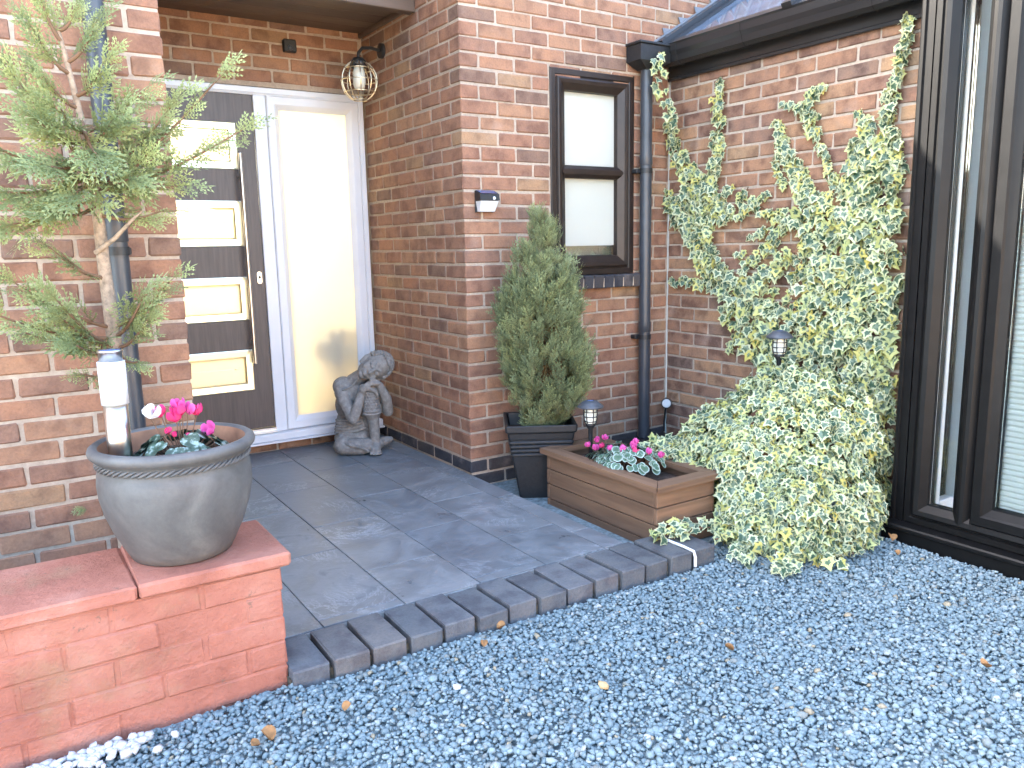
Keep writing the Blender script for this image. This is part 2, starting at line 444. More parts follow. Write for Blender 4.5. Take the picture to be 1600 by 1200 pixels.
class MB:
    """collects shapes; build() makes ONE mesh object"""
    def __init__(s): s.v = []; s.f = []; s.sm = []
    def add(s, vs, fs, smooth=False):
        k = len(s.v); s.v += [tuple(p) for p in vs]
        for f in fs: s.f.append(tuple(i + k for i in f)); s.sm.append(smooth)
        return s
    def box(s, x0, x1, y0, y1, z0, z1, c=0.0, mtx=None, jit=0.0):
        x0, x1 = min(x0, x1), max(x0, x1); y0, y1 = min(y0, y1), max(y0, y1); z0, z1 = min(z0, z1), max(z0, z1)
        if c <= 0:
            vs = [(x, y, z) for x in (x0, x1) for y in (y0, y1) for z in (z0, z1)]
            fs = [(0, 1, 3, 2), (4, 6, 7, 5), (0, 4, 5, 1), (2, 3, 7, 6), (0, 2, 6, 4), (1, 5, 7, 3)]
        else:
            vs, fs = cbox(x0, x1, y0, y1, z0, z1, c)
        if jit: vs = [tuple(a + rng.uniform(-jit, jit) for a in p) for p in vs]
        if mtx is not None: vs = [tuple(mtx @ Vector(p)) for p in vs]
        return s.add(vs, fs)
    def tube(s, pts, rad, n=10, caps=True, smooth=True):
        pts = [Vector(p) for p in pts]
        rads = rad if isinstance(rad, (list, tuple)) else [rad] * len(pts)
        vs = []; fs = []
        t0 = (pts[1] - pts[0]).normalized()
        ref = Vector((0, 0, 1)) if abs(t0.z) < .9 else Vector((1, 0, 0))
        u = t0.cross(ref).normalized()
        for i, p in enumerate(pts):
            t = ((pts[min(i + 1, len(pts) - 1)] - pts[max(i - 1, 0)])).normalized()
            u = (u - t * u.dot(t)).normalized(); w = t.cross(u)
            for k in range(n):
                a = 2 * math.pi * k / n
                vs.append(p + (u * math.cos(a) + w * math.sin(a)) * rads[i])
        for i in range(len(pts) - 1):
            for k in range(n):
                fs.append((i * n + k, i * n + (k + 1) % n, (i + 1) * n + (k + 1) % n, (i + 1) * n + k))
        s.add(vs, fs, smooth)
        if caps:
            s.add(vs[:n], [tuple(range(n))[::-1]]); s.add(vs[-n:], [tuple(range(n))])
        return s
    def lathe(s, prof, n=32, centre=(0, 0, 0), smooth=True):
        cx, cy, cz = centre; vs = []; fs = []
        for r, z in prof:
            for k in range(n):
                a = 2 * math.pi * k / n
                vs.append((cx + r * math.cos(a), cy + r * math.sin(a), cz + z))
        for i in range(len(prof) - 1):
            for k in range(n):
                fs.append((i * n + k, i * n + (k + 1) % n, (i + 1) * n + (k + 1) % n, (i + 1) * n + k))
        return s.add(vs, fs, smooth)
    def ellip(s, c, r, n=12, m=8, mtx=None):
        vs = []; fs = []
        for i in range(m + 1):
            ph = math.pi * i / m
            for k in range(n):
                a = 2 * math.pi * k / n
                p = Vector((r[0] * math.sin(ph) * math.cos(a), r[1] * math.sin(ph) * math.sin(a), r[2] * math.cos(ph)))
                if mtx is not None: p = mtx @ p
                vs.append(p + Vector(c))
        for i in range(m):
            for k in range(n):
                fs.append((i * n + k, (i + 1) * n + k, (i + 1) * n + (k + 1) % n, i * n + (k + 1) % n))
        return s.add(vs, fs, True)
    def prism(s, poly, h0, h1, fn):
        """poly in 2-D, swept from h0 to h1; fn(a, b, h) gives the point"""
        n = len(poly)
        vs = [fn(a, b, h0) for a, b in poly] + [fn(a, b, h1) for a, b in poly]
        fs = [tuple(range(n))[::-1], tuple(range(n, 2 * n))]
        fs += [(k, (k + 1) % n, n + (k + 1) % n, n + k) for k in range(n)]
        return s.add(vs, fs)
    def ring(s, x0, x1, z0, z1, prof, fn):
        """mitred rectangular frame; prof = [(inset, height)], fn(a, b, h) gives the point"""
        vs = []; fs = []
        for d, h in prof:
            vs += [fn(x0 + d, z0 + d, h), fn(x1 - d, z0 + d, h), fn(x1 - d, z1 - d, h), fn(x0 + d, z1 - d, h)]
        for i in range(len(prof) - 1):
            for k in range(4):
                fs.append((i * 4 + k, i * 4 + (k + 1) % 4, (i + 1) * 4 + (k + 1) % 4, (i + 1) * 4 + k))
        return s.add(vs, fs)
    def mesh(s, name):
        me = bpy.data.meshes.new(name)
        me.from_pydata([tuple(p) for p in s.v], [], s.f)
        me.polygons.foreach_set('use_smooth', s.sm)
        bm = bmesh.new(); bm.from_mesh(me); bmesh.ops.recalc_face_normals(bm, faces=bm.faces); bm.to_mesh(me); bm.free()
        me.update()
        return me
    def build(s, name, material, parent=None):
        return link(name, s.mesh(name), material, parent)

def cbox(x0, x1, y0, y1, z0, z1, c):
    """box with every edge chamfered: 24 vertices, 44 triangles"""
    vs = []; idx = {}
    for sx in (0, 1):
        for sy in (0, 1):
            for sz in (0, 1):
                X = (x0, x1)[sx]; Y = (y0, y1)[sy]; Z = (z0, z1)[sz]
                ix = X + (c if sx == 0 else -c); iy = Y + (c if sy == 0 else -c); iz = Z + (c if sz == 0 else -c)
                for ax, p in enumerate(((X, iy, iz), (ix, Y, iz), (ix, iy, Z))):
                    idx[(sx, sy, sz, ax)] = len(vs); vs.append(p)
    g = lambda a, b, d, ax: idx[(a, b, d, ax)]
    fs = []
    for v in (0, 1):
        fs.append((g(v, 0, 0, 0), g(v, 0, 1, 0), g(v, 1, 1, 0), g(v, 1, 0, 0)))
        fs.append((g(0, v, 0, 1), g(1, v, 0, 1), g(1, v, 1, 1), g(0, v, 1, 1)))
        fs.append((g(0, 0, v, 2), g(0, 1, v, 2), g(1, 1, v, 2), g(1, 0, v, 2)))
    for a in (0, 1):
        for b in (0, 1):
            fs.append((g(0, a, b, 1), g(1, a, b, 1), g(1, a, b, 2), g(0, a, b, 2)))
            fs.append((g(a, 0, b, 0), g(a, 1, b, 0), g(a, 1, b, 2), g(a, 0, b, 2)))
            fs.append((g(a, b, 0, 0), g(a, b, 1, 0), g(a, b, 1, 1), g(a, b, 0, 1)))
            for d in (0, 1): fs.append((g(a, b, d, 0), g(a, b, d, 1), g(a, b, d, 2)))
    return vs, fs

def project(p):
    d = Vector(p) - CAM
    z = d.dot(FWD)
    if z <= .05: return None
    return (800 + 1249.37 * d.dot(RIGHT) / z, 600 + 1249.37 * d.dot(DOWN) / z, z)

def in_view(p, mg=45):
    q = project(p)
    return q is not None and -mg < q[0] < 1600 + mg and -mg < q[1] < 1200 + mg

def unproject(u, v, axis, val):
    """the point of the plane (axis = val) seen in that direction: used once, to set things out on real planes"""
    d = FWD + RIGHT * ((u - 800) / 1249.37) + DOWN * ((v - 600) / 1249.37)
    return CAM + d * ((val - CAM[axis]) / d[axis])

# ---------------------------------------------------------------- the bricklayer
BR_H = .0637; COURSE = .075; JT = .0112
_bm = {}
def brick_mesh(ln, dp, material, hh=BR_H, c=.0045):
    """a few slightly uneven brick meshes for each size, shared by all bricks of that size"""
    var = rng.randrange(6)
    key = (round(ln, 3), round(dp, 3), material, var, hh)
    if key not in _bm:
        mb = MB()
        cc = c * rng.uniform(.8, 1.35)
        vs, fs = cbox(-ln / 2, ln / 2, 0, dp, -hh / 2, hh / 2, min(cc, hh * .2))
        vs = [(x + rng.uniform(-.0026, .0026), y + rng.uniform(-.0009, .0009), z + rng.uniform(-.0024, .0024)) for x, y, z in vs]
        mb.add(vs, fs)
        me = mb.mesh('brick'); me.materials.append(M[material])
        _bm[key] = me
    return _bm[key]

class Wall:
    def __init__(s, root, mortar_parent=None): s.root = root; s.far = {}; s.n = 0
    def brick(s, pos, ang, ln, dp, material, hh=BR_H, name='brick', force=False):
        """pos: centre of the front face; ang: rotation about z (0 = faces -Y)"""
        me = brick_mesh(ln, dp, material, hh)
        n = Vector((math.sin(ang), -math.cos(ang), 0))
        p = Vector(pos) + n * rng.uniform(-.0018, .0018) + Vector((0, 0, rng.uniform(-.0012, .0012)))
        rot = Euler((rng.uniform(-.006, .006), rng.uniform(-.004, .004), ang + rng.uniform(-.005, .005)))
        if in_view(p) or force:
            o = bpy.data.objects.new(name, me); COL.objects.link(o); o.parent = s.root
            o.location = p; o.rotation_euler = rot; s.n += 1
        else:
            s.far.setdefault(material, []).append((me, Matrix.LocRotScale(p, rot, None)))
    def finish(s):
        for material, lst in s.far.items():
            mb = MB()
            for me, mx in lst:
                mb.add([mx @ v.co for v in me.vertices], [tuple(p.vertices) for p in me.polygons])
            stuff(mb.build('brickwork', material, s.root))

def runs(a, b, start, pitch, lo, hi, holes=()):
    """brick intervals of one course, cut at lo/hi and round the holes"""
    out = []
    k = math.floor((lo - start) / pitch) - 1
    while start + k * pitch < hi:
        p0 = start + k * pitch + JT / 2; p1 = start + (k + 1) * pitch - JT / 2; k += 1
        segs = [(max(p0, lo), min(p1, hi))]
        for h0, h1 in holes:
            ns = []
            for q0, q1 in segs:
                if q1 <= h0 or q0 >= h1: ns.append((q0, q1)); continue
                if q0 < h0: ns.append((q0, h0 - .002))
                if q1 > h1: ns.append((h1 + .002, q1))
            segs = ns
        out += [q for q in segs if q[1] - q[0] > .022]
    return out

# ---------------------------------------------------------------- ground
XL = 1.426          # face of the extension wall (X); the window wall is the plane Y = 0, the porch side wall X = 0
GZ = -.062          # top of the gravel bed
mb = MB()
def gz(x, y): return GZ - .010 + .012 * max(0, min(1, (-.3 - x) / .8)) + .004 * math.sin(3 * x + 1) * math.cos(2.3 * y) - .016 * max(0, min(1, (x + .4) / 1.2))
xs = np.concatenate(([-90, -40, -15, -6], np.linspace(-3.5, 2.5, 25), [6, 15, 40, 90]))
ys = np.concatenate(([-120, -60, -20, -9], np.linspace(-5, 1.5, 27), [6, 20, 90]))
vs = [(x, y, gz(x, y) if abs(x) < 4 and abs(y) < 5 else GZ - .02) for x in xs for y in ys]
ny = len(ys)
fs = [(i * ny + j, (i + 1) * ny + j, (i + 1) * ny + j + 1, i * ny + j + 1) for i in range(len(xs) - 1) for j in range(ny - 1)]
mb.add(vs, fs, True)
struct(mb.build('ground', 'ground'))
# unseen drive and fence added behind the camera to bounce warm sunlight onto the porch
struct(MB().box(-14, 12, -16, -5.2, GZ - .03, GZ - .002).build('bounce_drive', 'bounce_drive'))

# loose stones of the gravel bed
def ico():
    t = (1 + 5 ** .5) / 2
    v = np.array([(-1, t, 0), (1, t, 0), (-1, -t, 0), (1, -t, 0), (0, -1, t), (0, 1, t), (0, -1, -t), (0, 1, -t), (t, 0, -1), (t, 0, 1), (-t, 0, -1), (-t, 0, 1)], float)
    f = np.array([(0, 11, 5), (0, 5, 1), (0, 1, 7), (0, 7, 10), (0, 10, 11), (1, 5, 9), (5, 11, 4), (11, 10, 2), (10, 7, 6), (7, 1, 8),
                  (3, 9, 4), (3, 4, 2), (3, 2, 6), (3, 6, 8), (3, 8, 9), (4, 9, 5), (2, 4, 11), (6, 2, 10), (8, 6, 7), (9, 8, 1)])
    return v / np.linalg.norm(v[0]), f
ICO_V, ICO_F = ico()

def tri_mesh(name, V, F, attrs=None):
    """fast mesh from numpy arrays of triangles"""
    me = bpy.data.meshes.new(name)
    me.vertices.add(len(V)); me.vertices.foreach_set('co', np.ascontiguousarray(V, np.float32).ravel())
    me.loops.add(F.size); me.loops.foreach_set('vertex_index', np.ascontiguousarray(F, np.int32).ravel())
    me.polygons.add(len(F)); me.polygons.foreach_set('loop_start', np.arange(0, F.size, 3, dtype=np.int32))
    me.update(calc_edges=True)
    for k, a in (attrs or {}).items():
        at = me.attributes.new(k, 'FLOAT', 'POINT'); at.data.foreach_set('value', np.ascontiguousarray(a, np.float32))
    me.validate()
    return me

def rot_mats(n, tilt=None):
    """n random rotation matrices"""
    q = nr.normal(size=(n, 4)); q /= np.linalg.norm(q, axis=1)[:, None]
    w, x, y, z = q.T
    return np.stack([1 - 2 * (y * y + z * z), 2 * (x * y - z * w), 2 * (x * z + y * w), 2 * (x * y + z * w), 1 - 2 * (x * x + z * z), 2 * (y * z - x * w),
                     2 * (x * z - y * w), 2 * (y * z + x * w), 1 - 2 * (x * x + y * y)], 1).reshape(n, 3, 3)

def bed_mask(x, y):
    ok = np.where(x < -1.44, y < -1.455, np.where(x < .285, y < -1.50, np.where(x < .56, y < -1.30, y < -.6)))
    ok &= ~((x > 1.085) & (y < -1.62)) & (x < 1.40)
    return ok

def stones(px, py, pz, size, flat=.62):
    n = len(px)
    tmpl = np.stack([ICO_V * (1 + nr.uniform(-.30, .22, (12, 1))) for _ in range(16)])
    V = tmpl[nr.integers(0, 16, n)] * np.stack([np.ones(n), nr.uniform(.62, .95, n), nr.uniform(.42, .75, n)], 1)[:, None, :]
    a = nr.uniform(0, 2 * np.pi, n); tx = nr.normal(0, .38, n); ty = nr.normal(0, .38, n)
    ca, sa, cx, sx, cy, sy = np.cos(a), np.sin(a), np.cos(tx), np.sin(tx), np.cos(ty), np.sin(ty)
    O = np.zeros(n); I = np.ones(n)
    Rz = np.stack([ca, -sa, O, sa, ca, O, O, O, I], 1).reshape(n, 3, 3)
    Rx = np.stack([I, O, O, O, cx, -sx, O, sx, cx], 1).reshape(n, 3, 3)
    Ry = np.stack([cy, O, sy, O, I, O, -sy, O, cy], 1).reshape(n, 3, 3)
    V = np.einsum('nij,nkj->nki', Rx @ Ry @ Rz, V) * size[:, None, None]
    V += np.stack([px, py, pz], 1)[:, None, :]
    F = (ICO_F[None] + (np.arange(n) * 12)[:, None, None]).reshape(-1, 3)
    return V.reshape(-1, 3), F

sp_ = .0122
gx, gy = np.meshgrid(np.arange(-2.75, 1.4, sp_), np.arange(-3.35, -.9, sp_))
px = (gx + nr.uniform(-.5, .5, gx.shape) * sp_ * 1.1).ravel(); py = (gy + nr.uniform(-.5, .5, gy.shape) * sp_ * 1.1).ravel()
keep = bed_mask(px, py); px, py = px[keep], py[keep]
gzv = np.vectorize(gz)(px, py)
und = .006 * np.sin(7 * px + 2 * py) * np.cos(5 * py - 3 * px)
pz = gzv + .010 + und + nr.uniform(-.003, .009, len(px))
size = np.clip(nr.lognormal(math.log(.0088), .30, len(px)), .0048, .018)
V, F = stones(px, py, pz, size)
stuff(tag(link('gravel', tri_mesh('gravel', V, F), 'gravel'), 'blue grey slate chippings covering the ground in front of the patio', 'gravel'))
# white pebbles against the red wall
n = 170
px = nr.uniform(-2.2, -1.78, n); py = -1.462 - np.abs(nr.normal(0, .05, n)) - .01
keep = (nr.uniform(0, 1, n) < np.clip((-1.82 - px) * 5 + .25, .05, 1)); px, py = px[keep], py[keep]
V, F = stones(px, py, np.vectorize(gz)(px, py) + .026 + nr.uniform(0, .006, len(px)), nr.uniform(.010, .019, len(px)))
stuff(tag(link('white_pebbles', tri_mesh('white_pebbles', V, F), 'white_stone'), 'white pebbles heaped along the foot of the red painted wall', 'pebbles'))

# ---------------------------------------------------------------- patio: slate tiles, brick edging
patio = struct(MB().box(-1.52, -.002, -1.245, 1.24, -.13, -.006).build('patio', 'grout'))
TJ = .0022
def tile(x0, x1, y0, y1, z1=0.0):
    hw, hd = (x1 - x0) / 2 - TJ, (y1 - y0) / 2 - TJ
    key = ('tile', round(hw, 3), round(hd, 3))
    if key not in _bm:
        me = MB().box(-hw, hw, -hd, hd, -.014, 0, .0012).mesh('tile'); me.materials.append(M['slate']); _bm[key] = me
    o = bpy.data.objects.new('tile', _bm[key]); COL.objects.link(o); o.parent = patio
    o.location = ((x0 + x1) / 2, (y0 + y1) / 2, z1 + rng.uniform(-.0008, .0008))
    o.rotation_euler = (rng.uniform(-.0012, .0012), rng.uniform(-.0012, .0012), 0)
cols = [-1.52, -1.285, -.99, -.687, -.393, -.1]
for ci in range(5):
    x0, x1 = cols[ci], cols[ci + 1]
    y = 1.235; first = .06 if ci % 2 == 0 else .36
    cuts = [1.235]
    yy = .882 if ci % 2 == 0 else .585
    while yy > -1.245:
        cuts.append(yy); yy -= .592
    cuts.append(-1.245)
    for a, b in zip(cuts[1:], cuts[:-1]):
        if b - a > .03: tile(x0, x1, a, b)
for a, b in ((.61, 1.2), (.012, .61), (-.42, .012), (-1.02, -.42), (-1.245, -1.02)): tile(-.1, 0, a, b)
# soldier course of blue-grey bricks along the front
pw = .1252
for k in range(14):
    xc = -1.471 + pw * (k + .5) + .003
    me = brick_mesh(pw - .015, .228, 'edging_brick', .11, .004)
    o = bpy.data.objects.new('edging_brick', me); COL.objects.link(o); o.parent = patio
    o.location = (xc, -1.482 + rng.uniform(-.006, .006), -.052 + rng.uniform(-.003, .004))
    o.rotation_euler = (rng.uniform(-.01, .01), rng.uniform(-.012, .012), rng.uniform(-.02, .02))
MB().box(-1.468, .28, -1.462, -1.247, -.13, -.026).build('edging_mortar', 'edging_joint', patio)
mb = MB().tube([(.152, -1.245, .005), (.153, -1.33, .006), (.157, -1.43, .005), (.160, -1.484, .001), (.161, -1.492, -.02), (.161, -1.493, -.06)], .0062, 8)
mb.build('sealant_strip', 'caulk', patio)
pv = struct(MB().box(.004, 1.42, -1.2, -.002, -.14, -.092).build('paving', 'grout'))
for (a, b, c, d) in ((.006, .42, -.47, -.004), (.43, .9, -.47, -.004), (.006, .42, -.95, -.48), (.43, .9, -.95, -.48), (.91, 1.41, -.95, -.004)):
    o = MB().box(a, b, c, d, -.115, -.085, .004).build('paving_slab', 'paving', pv)
# ---------------------------------------------------------------- house walls, brick by brick
P1 = .2187; HD = P1 / 2 + .0002      # pitch of a stretcher, of a header
WX0, WX1, WZ0, WZ1 = .552, 1.142, 1.045, 2.155      # window opening
REC = .005                            # mortar lies this far behind the brick faces

house = MB()
# mortar body of the window wall (round the opening) and of the porch side wall
house.box(REC, .23, REC, 1.30, -.13, 4.6)
house.box(.23, WX0, REC, .24, -.13, 4.6)
house.box(WX0, WX1, REC, .24, -.13, WZ0 - .004)
house.box(WX0, WX1, REC, .24, WZ1 + .002, 4.6)
house.box(WX1, XL + .004, REC, .24, -.13, 4.6)
house.box(XL + .004, 4.0, REC, .24, 2.2, 4.6)
house = house.build('house_wall', 'mortar')
tag(house, 'red brick house corner with the small brown window and the porch side', 'wall')
W = Wall(house)
top_j = 44
for j in range(-1, top_j):
    z = j * COURSE + COURSE / 2
    even = (j % 2 == 0)
    mt_ = 'blue_brick' if j <= 0 else 'brick'
    # corner brick: shows a header on one side and a stretcher on the other
    a = HD - JT / 2 if even else P1 - JT / 2
    d = P1 - JT / 2 if even else HD - JT / 2
    W.brick((a / 2, 0, z), 0, a, d, mt_)
    st = HD if even else P1
    holes = [(WX0 - .002, WX1 + .002)] if WZ0 - .075 < z < WZ1 - .02 else []
    hi = XL - .002 if z < 2.26 else 3.0
    for q0, q1 in runs(0, 0, st, P1, st, hi, holes):
        W.brick(((q0 + q1) / 2, 0, z), 0, q1 - q0, .1, mt_)
    st = P1 if even else HD
    if j >= 0:
        for q0, q1 in runs(0, 0, st, P1, st, 1.215, []):
            W.brick((0, (q0 + q1) / 2, z), -R(90), q1 - q0, .1, mt_)
W.finish()
n_house = W.n
# sloping blue brick sill
for k in range(9):
    x = .520 + .0743 * k
    me = brick_mesh(.0645, .19, 'blue_brick', .072, .004)
    o = bpy.data.objects.new('sill_brick', me); COL.objects.link(o); o.parent = house
    o.location = (x + .0325, -.052, 1.002); o.rotation_euler = (R(5), 0, rng.uniform(-.01, .01))
MB().box(.522, 1.158, -.044, .1, .972, 1.024).build('sill_mortar', 'mortar', house)

# wall above the front door, and its low plinth
dw = MB()
dw.box(-1.62, -.0, 1.205, 1.30, 2.152, 4.6)
dw.box(-1.62, -.0, 1.205, 1.30, -.1, .062)
dw = dw.build('door_wall', 'mortar')
tag(dw, 'brick wall above and below the front door at the back of the porch', 'wall')
W = Wall(dw)
for j in list(range(29, 35)):
    z = j * COURSE + COURSE / 2
    if z > 2.53: continue
    st = -.02 - (P1 / 2 if j % 2 else 0)
    for q0, q1 in runs(0, 0, st, P1, -1.5, -.004, []):
        zz = max(z - BR_H / 2, 2.156); hh = z + BR_H / 2 - zz
        if hh > .02: W.brick(((q0 + q1) / 2, 1.2, zz + hh / 2), 0, q1 - q0, .09, 'brick', round(hh, 3))
for q0, q1 in runs(0, 0, -.25, P1, -1.5, -.004, []):
    W.brick(((q0 + q1) / 2, 1.2, .031), 0, q1 - q0, .09, 'brick_brown', .058)
W.finish()

# wall to the left of the porch
LX, LY = -1.495, -.58
lw = MB()
lw.box(-4.6, LX - REC, LY + REC, 1.30, -.2, 3.95)
lw = lw.build('pillar_wall', 'mortar')
tag(lw, 'brick wall behind the conifer and the large grey pot', 'wall')
W = Wall(lw)
for j in range(0, 40):
    z = j * COURSE + COURSE / 2
    even = (j % 2 == 0)
    a = P1 - JT / 2 if not even else HD - JT / 2
    d = HD - JT / 2 if not even else P1 - JT / 2
    W.brick((LX - a / 2, LY, z), 0, a, d, 'brick')
    st = -(HD if even else P1)
    for q0, q1 in runs(0, 0, LX + st, P1, -2.75, LX + st, []):
        if j == 2 and -1.93 < (q0 + q1) / 2 < -1.74:      # dark air vent in place of one brick
            MB().box(q0 + .004, q1 - .004, LY - .001, LY + .03, z - .030, z + .030, .003).build('air_vent', 'black_plastic', lw); continue
        W.brick(((q0 + q1) / 2, LY, z), 0, q1 - q0, .1, 'brick')
    st = LY + (HD if not even else P1)
    for q0, q1 in runs(0, 0, st, P1, st, 1.2, []):
        W.brick((LX, (q0 + q1) / 2, z), R(90), q1 - q0, .1, 'brick')
W.finish()
n_left = W.n

# extension wall with the ivy
P2 = .2238
ew = MB().box(XL + REC, XL + .23, -1.765, -.004, -.13, 2.20).build('extension_wall', 'mortar')
tag(ew, 'multicoloured brick wall covered by climbing ivy under the black gutter', 'wall')
W = Wall(ew)
for j in range(-1, 29):
    z = j * COURSE + COURSE / 2 + .004
    mt_ = 'blue_brick' if j < 0 else 'brick_brown'
    st = -.117 - (P2 / 2 if j % 2 == 0 else 0)
    for q0, q1 in runs(0, 0, st, P2, -1.765, -.004, []):
        W.brick((XL, (q0 + q1) / 2, z), -R(90), q1 - q0, .1, mt_)
W.finish()
n_ext = W.n

# upper storey and roof over the porch (shaped to keep the sun off the front), never seen from here
up = MB()
up.box(-1.62, .0, .50, 1.30, 2.56, 3.75)
up.box(-4.6, 4.2, 1.32, 7.0, 2.56, 3.75)
up.box(-4.6, -1.62, 1.32, 7.0, -.1, 2.555)
up.box(.40, 4.2, 1.32, 7.0, -.1, 2.555)
up.box(-1.615, .395, 4.3, 7.0, -.1, 2.555)
upo = up.build('unseen_storey', 'render')
tag(upo, 'unseen upper storey above the porch ceiling, shaped to shade the front', 'house')
roof = MB()
EZ = 3.80
roof.add([(-5, .16, EZ), (4.6, .16, EZ), (4.6, 4.2, EZ + 2.4), (-5, 4.2, EZ + 2.4), (4.6, 8, EZ), (-5, 8, EZ),
          (-5, .16, EZ - .12), (4.6, .16, EZ - .12), (4.6, 8, EZ - .12), (-5, 8, EZ - .12)],
         [(0, 1, 2, 3), (3, 2, 4, 5), (6, 7, 1, 0), (6, 9, 8, 7), (9, 5, 4, 8), (7, 8, 4, 2, 1), (6, 0, 3, 5, 9)])
roof.build('roof', 'roof_tile', upo)
lr = MB()
lr.add([(-5, -.85, 3.78), (-1.2, -.85, 3.78), (-1.2, .2, 3.98), (-5, .2, 3.98), (-5, -.85, 3.66), (-1.2, -.85, 3.66), (-1.2, .2, 3.66), (-5, .2, 3.66)],
       [(0, 1, 2, 3), (4, 5, 1, 0), (5, 6, 2, 1), (7, 4, 0, 3), (6, 7, 3, 2), (4, 7, 6, 5)])
lr.build('eaves', 'roof_tile', upo)

# ---------------------------------------------------------------- porch ceiling
pc = empty('porch_ceiling', (-.75, .9, 2.51)); tag(pc, 'brown boarded porch ceiling with a dark front beam', 'ceiling')
def part(mb, name, material, parent):
    """build in world coordinates, then hang under a parent that stands elsewhere"""
    o = mb.build(name, material)
    o.parent = parent
    o.matrix_parent_inverse = (Matrix.LocRotScale(parent.location, parent.rotation_euler, None)).inverted()
    return o
for k in range(5):
    y0 = .525 + k * .135
    part(MB().box(-1.49, -.003, y0, min(y0 + .132, 1.196), 2.513, 2.55, .002), 'ceiling_board', 'soffit_wood', pc)
part(MB().box(-1.49, -.003, .455, .522, 2.462, 2.60, .004), 'beam', 'soffit_wood', pc)
part(MB().box(-.024, -.003, .525, 1.196, 2.485, 2.511, .003), 'trim', 'soffit_wood', pc)

# ---------------------------------------------------------------- front door set
DY = 1.2
fd = empty('front_door', (-.75, DY, .07)); tag(fd, 'dark wood grain front door with white frame, four small panes and frosted sidelight', 'door')
fy = lambda y0: (lambda a, b, h: (a, y0 - h, b))
DX0 = -1.47                          # left outer edge of the frame
fr = MB()
prof = [(0, -.07), (0, 0), (.004, .004), (.030, .004), (.034, .0), (.044, -.004), (.044, -.07)]
fr.ring(DX0, -.012, .075, 2.148, prof, fy(DY))
fr.box(-.690, -.618, DY - .004, DY + .07, .119, 2.104, .003)          # mullion between door and sidelight
part(fr, 'frame', 'white_upvc', fd)
sl = MB()
sprof = [(0, -.05), (0, .008), (.006, .013), (.046, .013), (.056, .006), (.075, -.012), (.079, -.05)]
sl.ring(-.617, -.050, .122, 2.168 - .063, sprof, fy(DY))
slo = part(sl, 'sidelight', 'white_upvc', fd)
pane = part(MB().box(-.543, -.124, DY + .016, DY + .024, .196, 2.031 + .004), 'pane', 'frosted_glass', fd)
part(MB().box(DX0 - .02, -.004, DY - .085, DY + .07, .063, .073).box(DX0, -.006, DY - .07, DY + .07, .0735, .118, .006), 'sill', 'white_upvc', fd)
part(MB().box(-1.42, -.692, DY - .032, DY - .006, .121, .133).box(-1.42, -.692, DY - .02, DY + .02, .1335, .148), 'threshold', 'steel', fd)
# the leaf, with four openings, made of stile and rails so that the panes are real
pz = [(1.687, 1.940), (1.250, 1.502), (.817, 1.064), (.394, .632)]
PXL, PXR = -1.262, -.800
leaf = MB()
y0, y1 = DY + .012, DY + .056
leaf.box(-1.424, PXL, y0, y1, .150, 2.103)
leaf.box(PXR, -.693, y0, y1, .150, 2.103)
zc = [.150] + [v for a, b in reversed(pz) for v in (a, b)] + [2.103]
for k in range(0, len(zc), 2): leaf.box(PXL, PXR, y0, y1, zc[k], zc[k + 1])
leaf = part(leaf, 'leaf', 'door_wood', fd)
def sub(mb, name, material, parent):
    o = mb.build(name, material); o.parent = parent
    o.matrix_parent_inverse = Matrix.Translation(-fd.location)
    return o
for a, b in pz:
    c = MB(); c.ring(PXL - .004, PXR + .004, a - .004, b + .004, [(0, -.012), (0, .004), (.005, .006), (.040, .004), (.047, -.003), (.047, -.03)], fy(DY + .012))
    c = part(c, 'pane_surround', 'cassette_steel', fd)
    part(MB().box(PXL + .044, PXR - .044, DY + .030, DY + .036, a + .044, b - .044), 'pane', 'frosted_glass', fd)
for (a, b) in (pz[3], pz[1]):
    zm = (a + b) / 2 + .01
    part(MB().box(PXL + .05, PXR - .07, DY + .0272, DY + .0292, zm - .0012, zm + .0012).lathe([(.0, 0), (.010, 0), (.010, .0015), (0, .0015)], 16, (PXR - .095, DY + .028, zm - .0007)), 'pane_bead', 'steel', fd)
part(MB().tube([(-.797, DY - .045, .555), (-.797, DY - .045, 1.770)], .0115, 14).tube([(-.797, DY - .045, .68), (-.797, DY + .014, .68)], .008, 10).tube([(-.797, DY - .045, 1.64), (-.797, DY + .014, 1.64)], .008, 10), 'bar_handle', 'steel', fd)
es = MB(); pts = []
for k in range(20):
    a = 2 * math.pi * k / 20; pts.append((.014 * math.cos(a), .014 * math.sin(a) + (.022 if math.sin(a) > 0 else -.022)))
es.prism(pts, 0, .007, lambda a, b, h: (-.722 + a, DY + .0115 - h, 1.060 + b))
lk = part(es, 'lock', 'steel', fd)
part(MB().lathe([(0, 0), (.0075, 0), (.0075, .003), (0, .003)], 14).box(-.002, .002, -.016, 0, 0, .003), 'keyhole', 'black_metal', fd)
ko = bpy.data.objects['keyhole']; ko.parent = lk; ko.matrix_parent_inverse = Matrix.Identity(4)
ko.matrix_basis = Matrix.Translation((-.722, DY + .0043, 1.064)) @ Matrix.Rotation(R(90), 4, 'X')

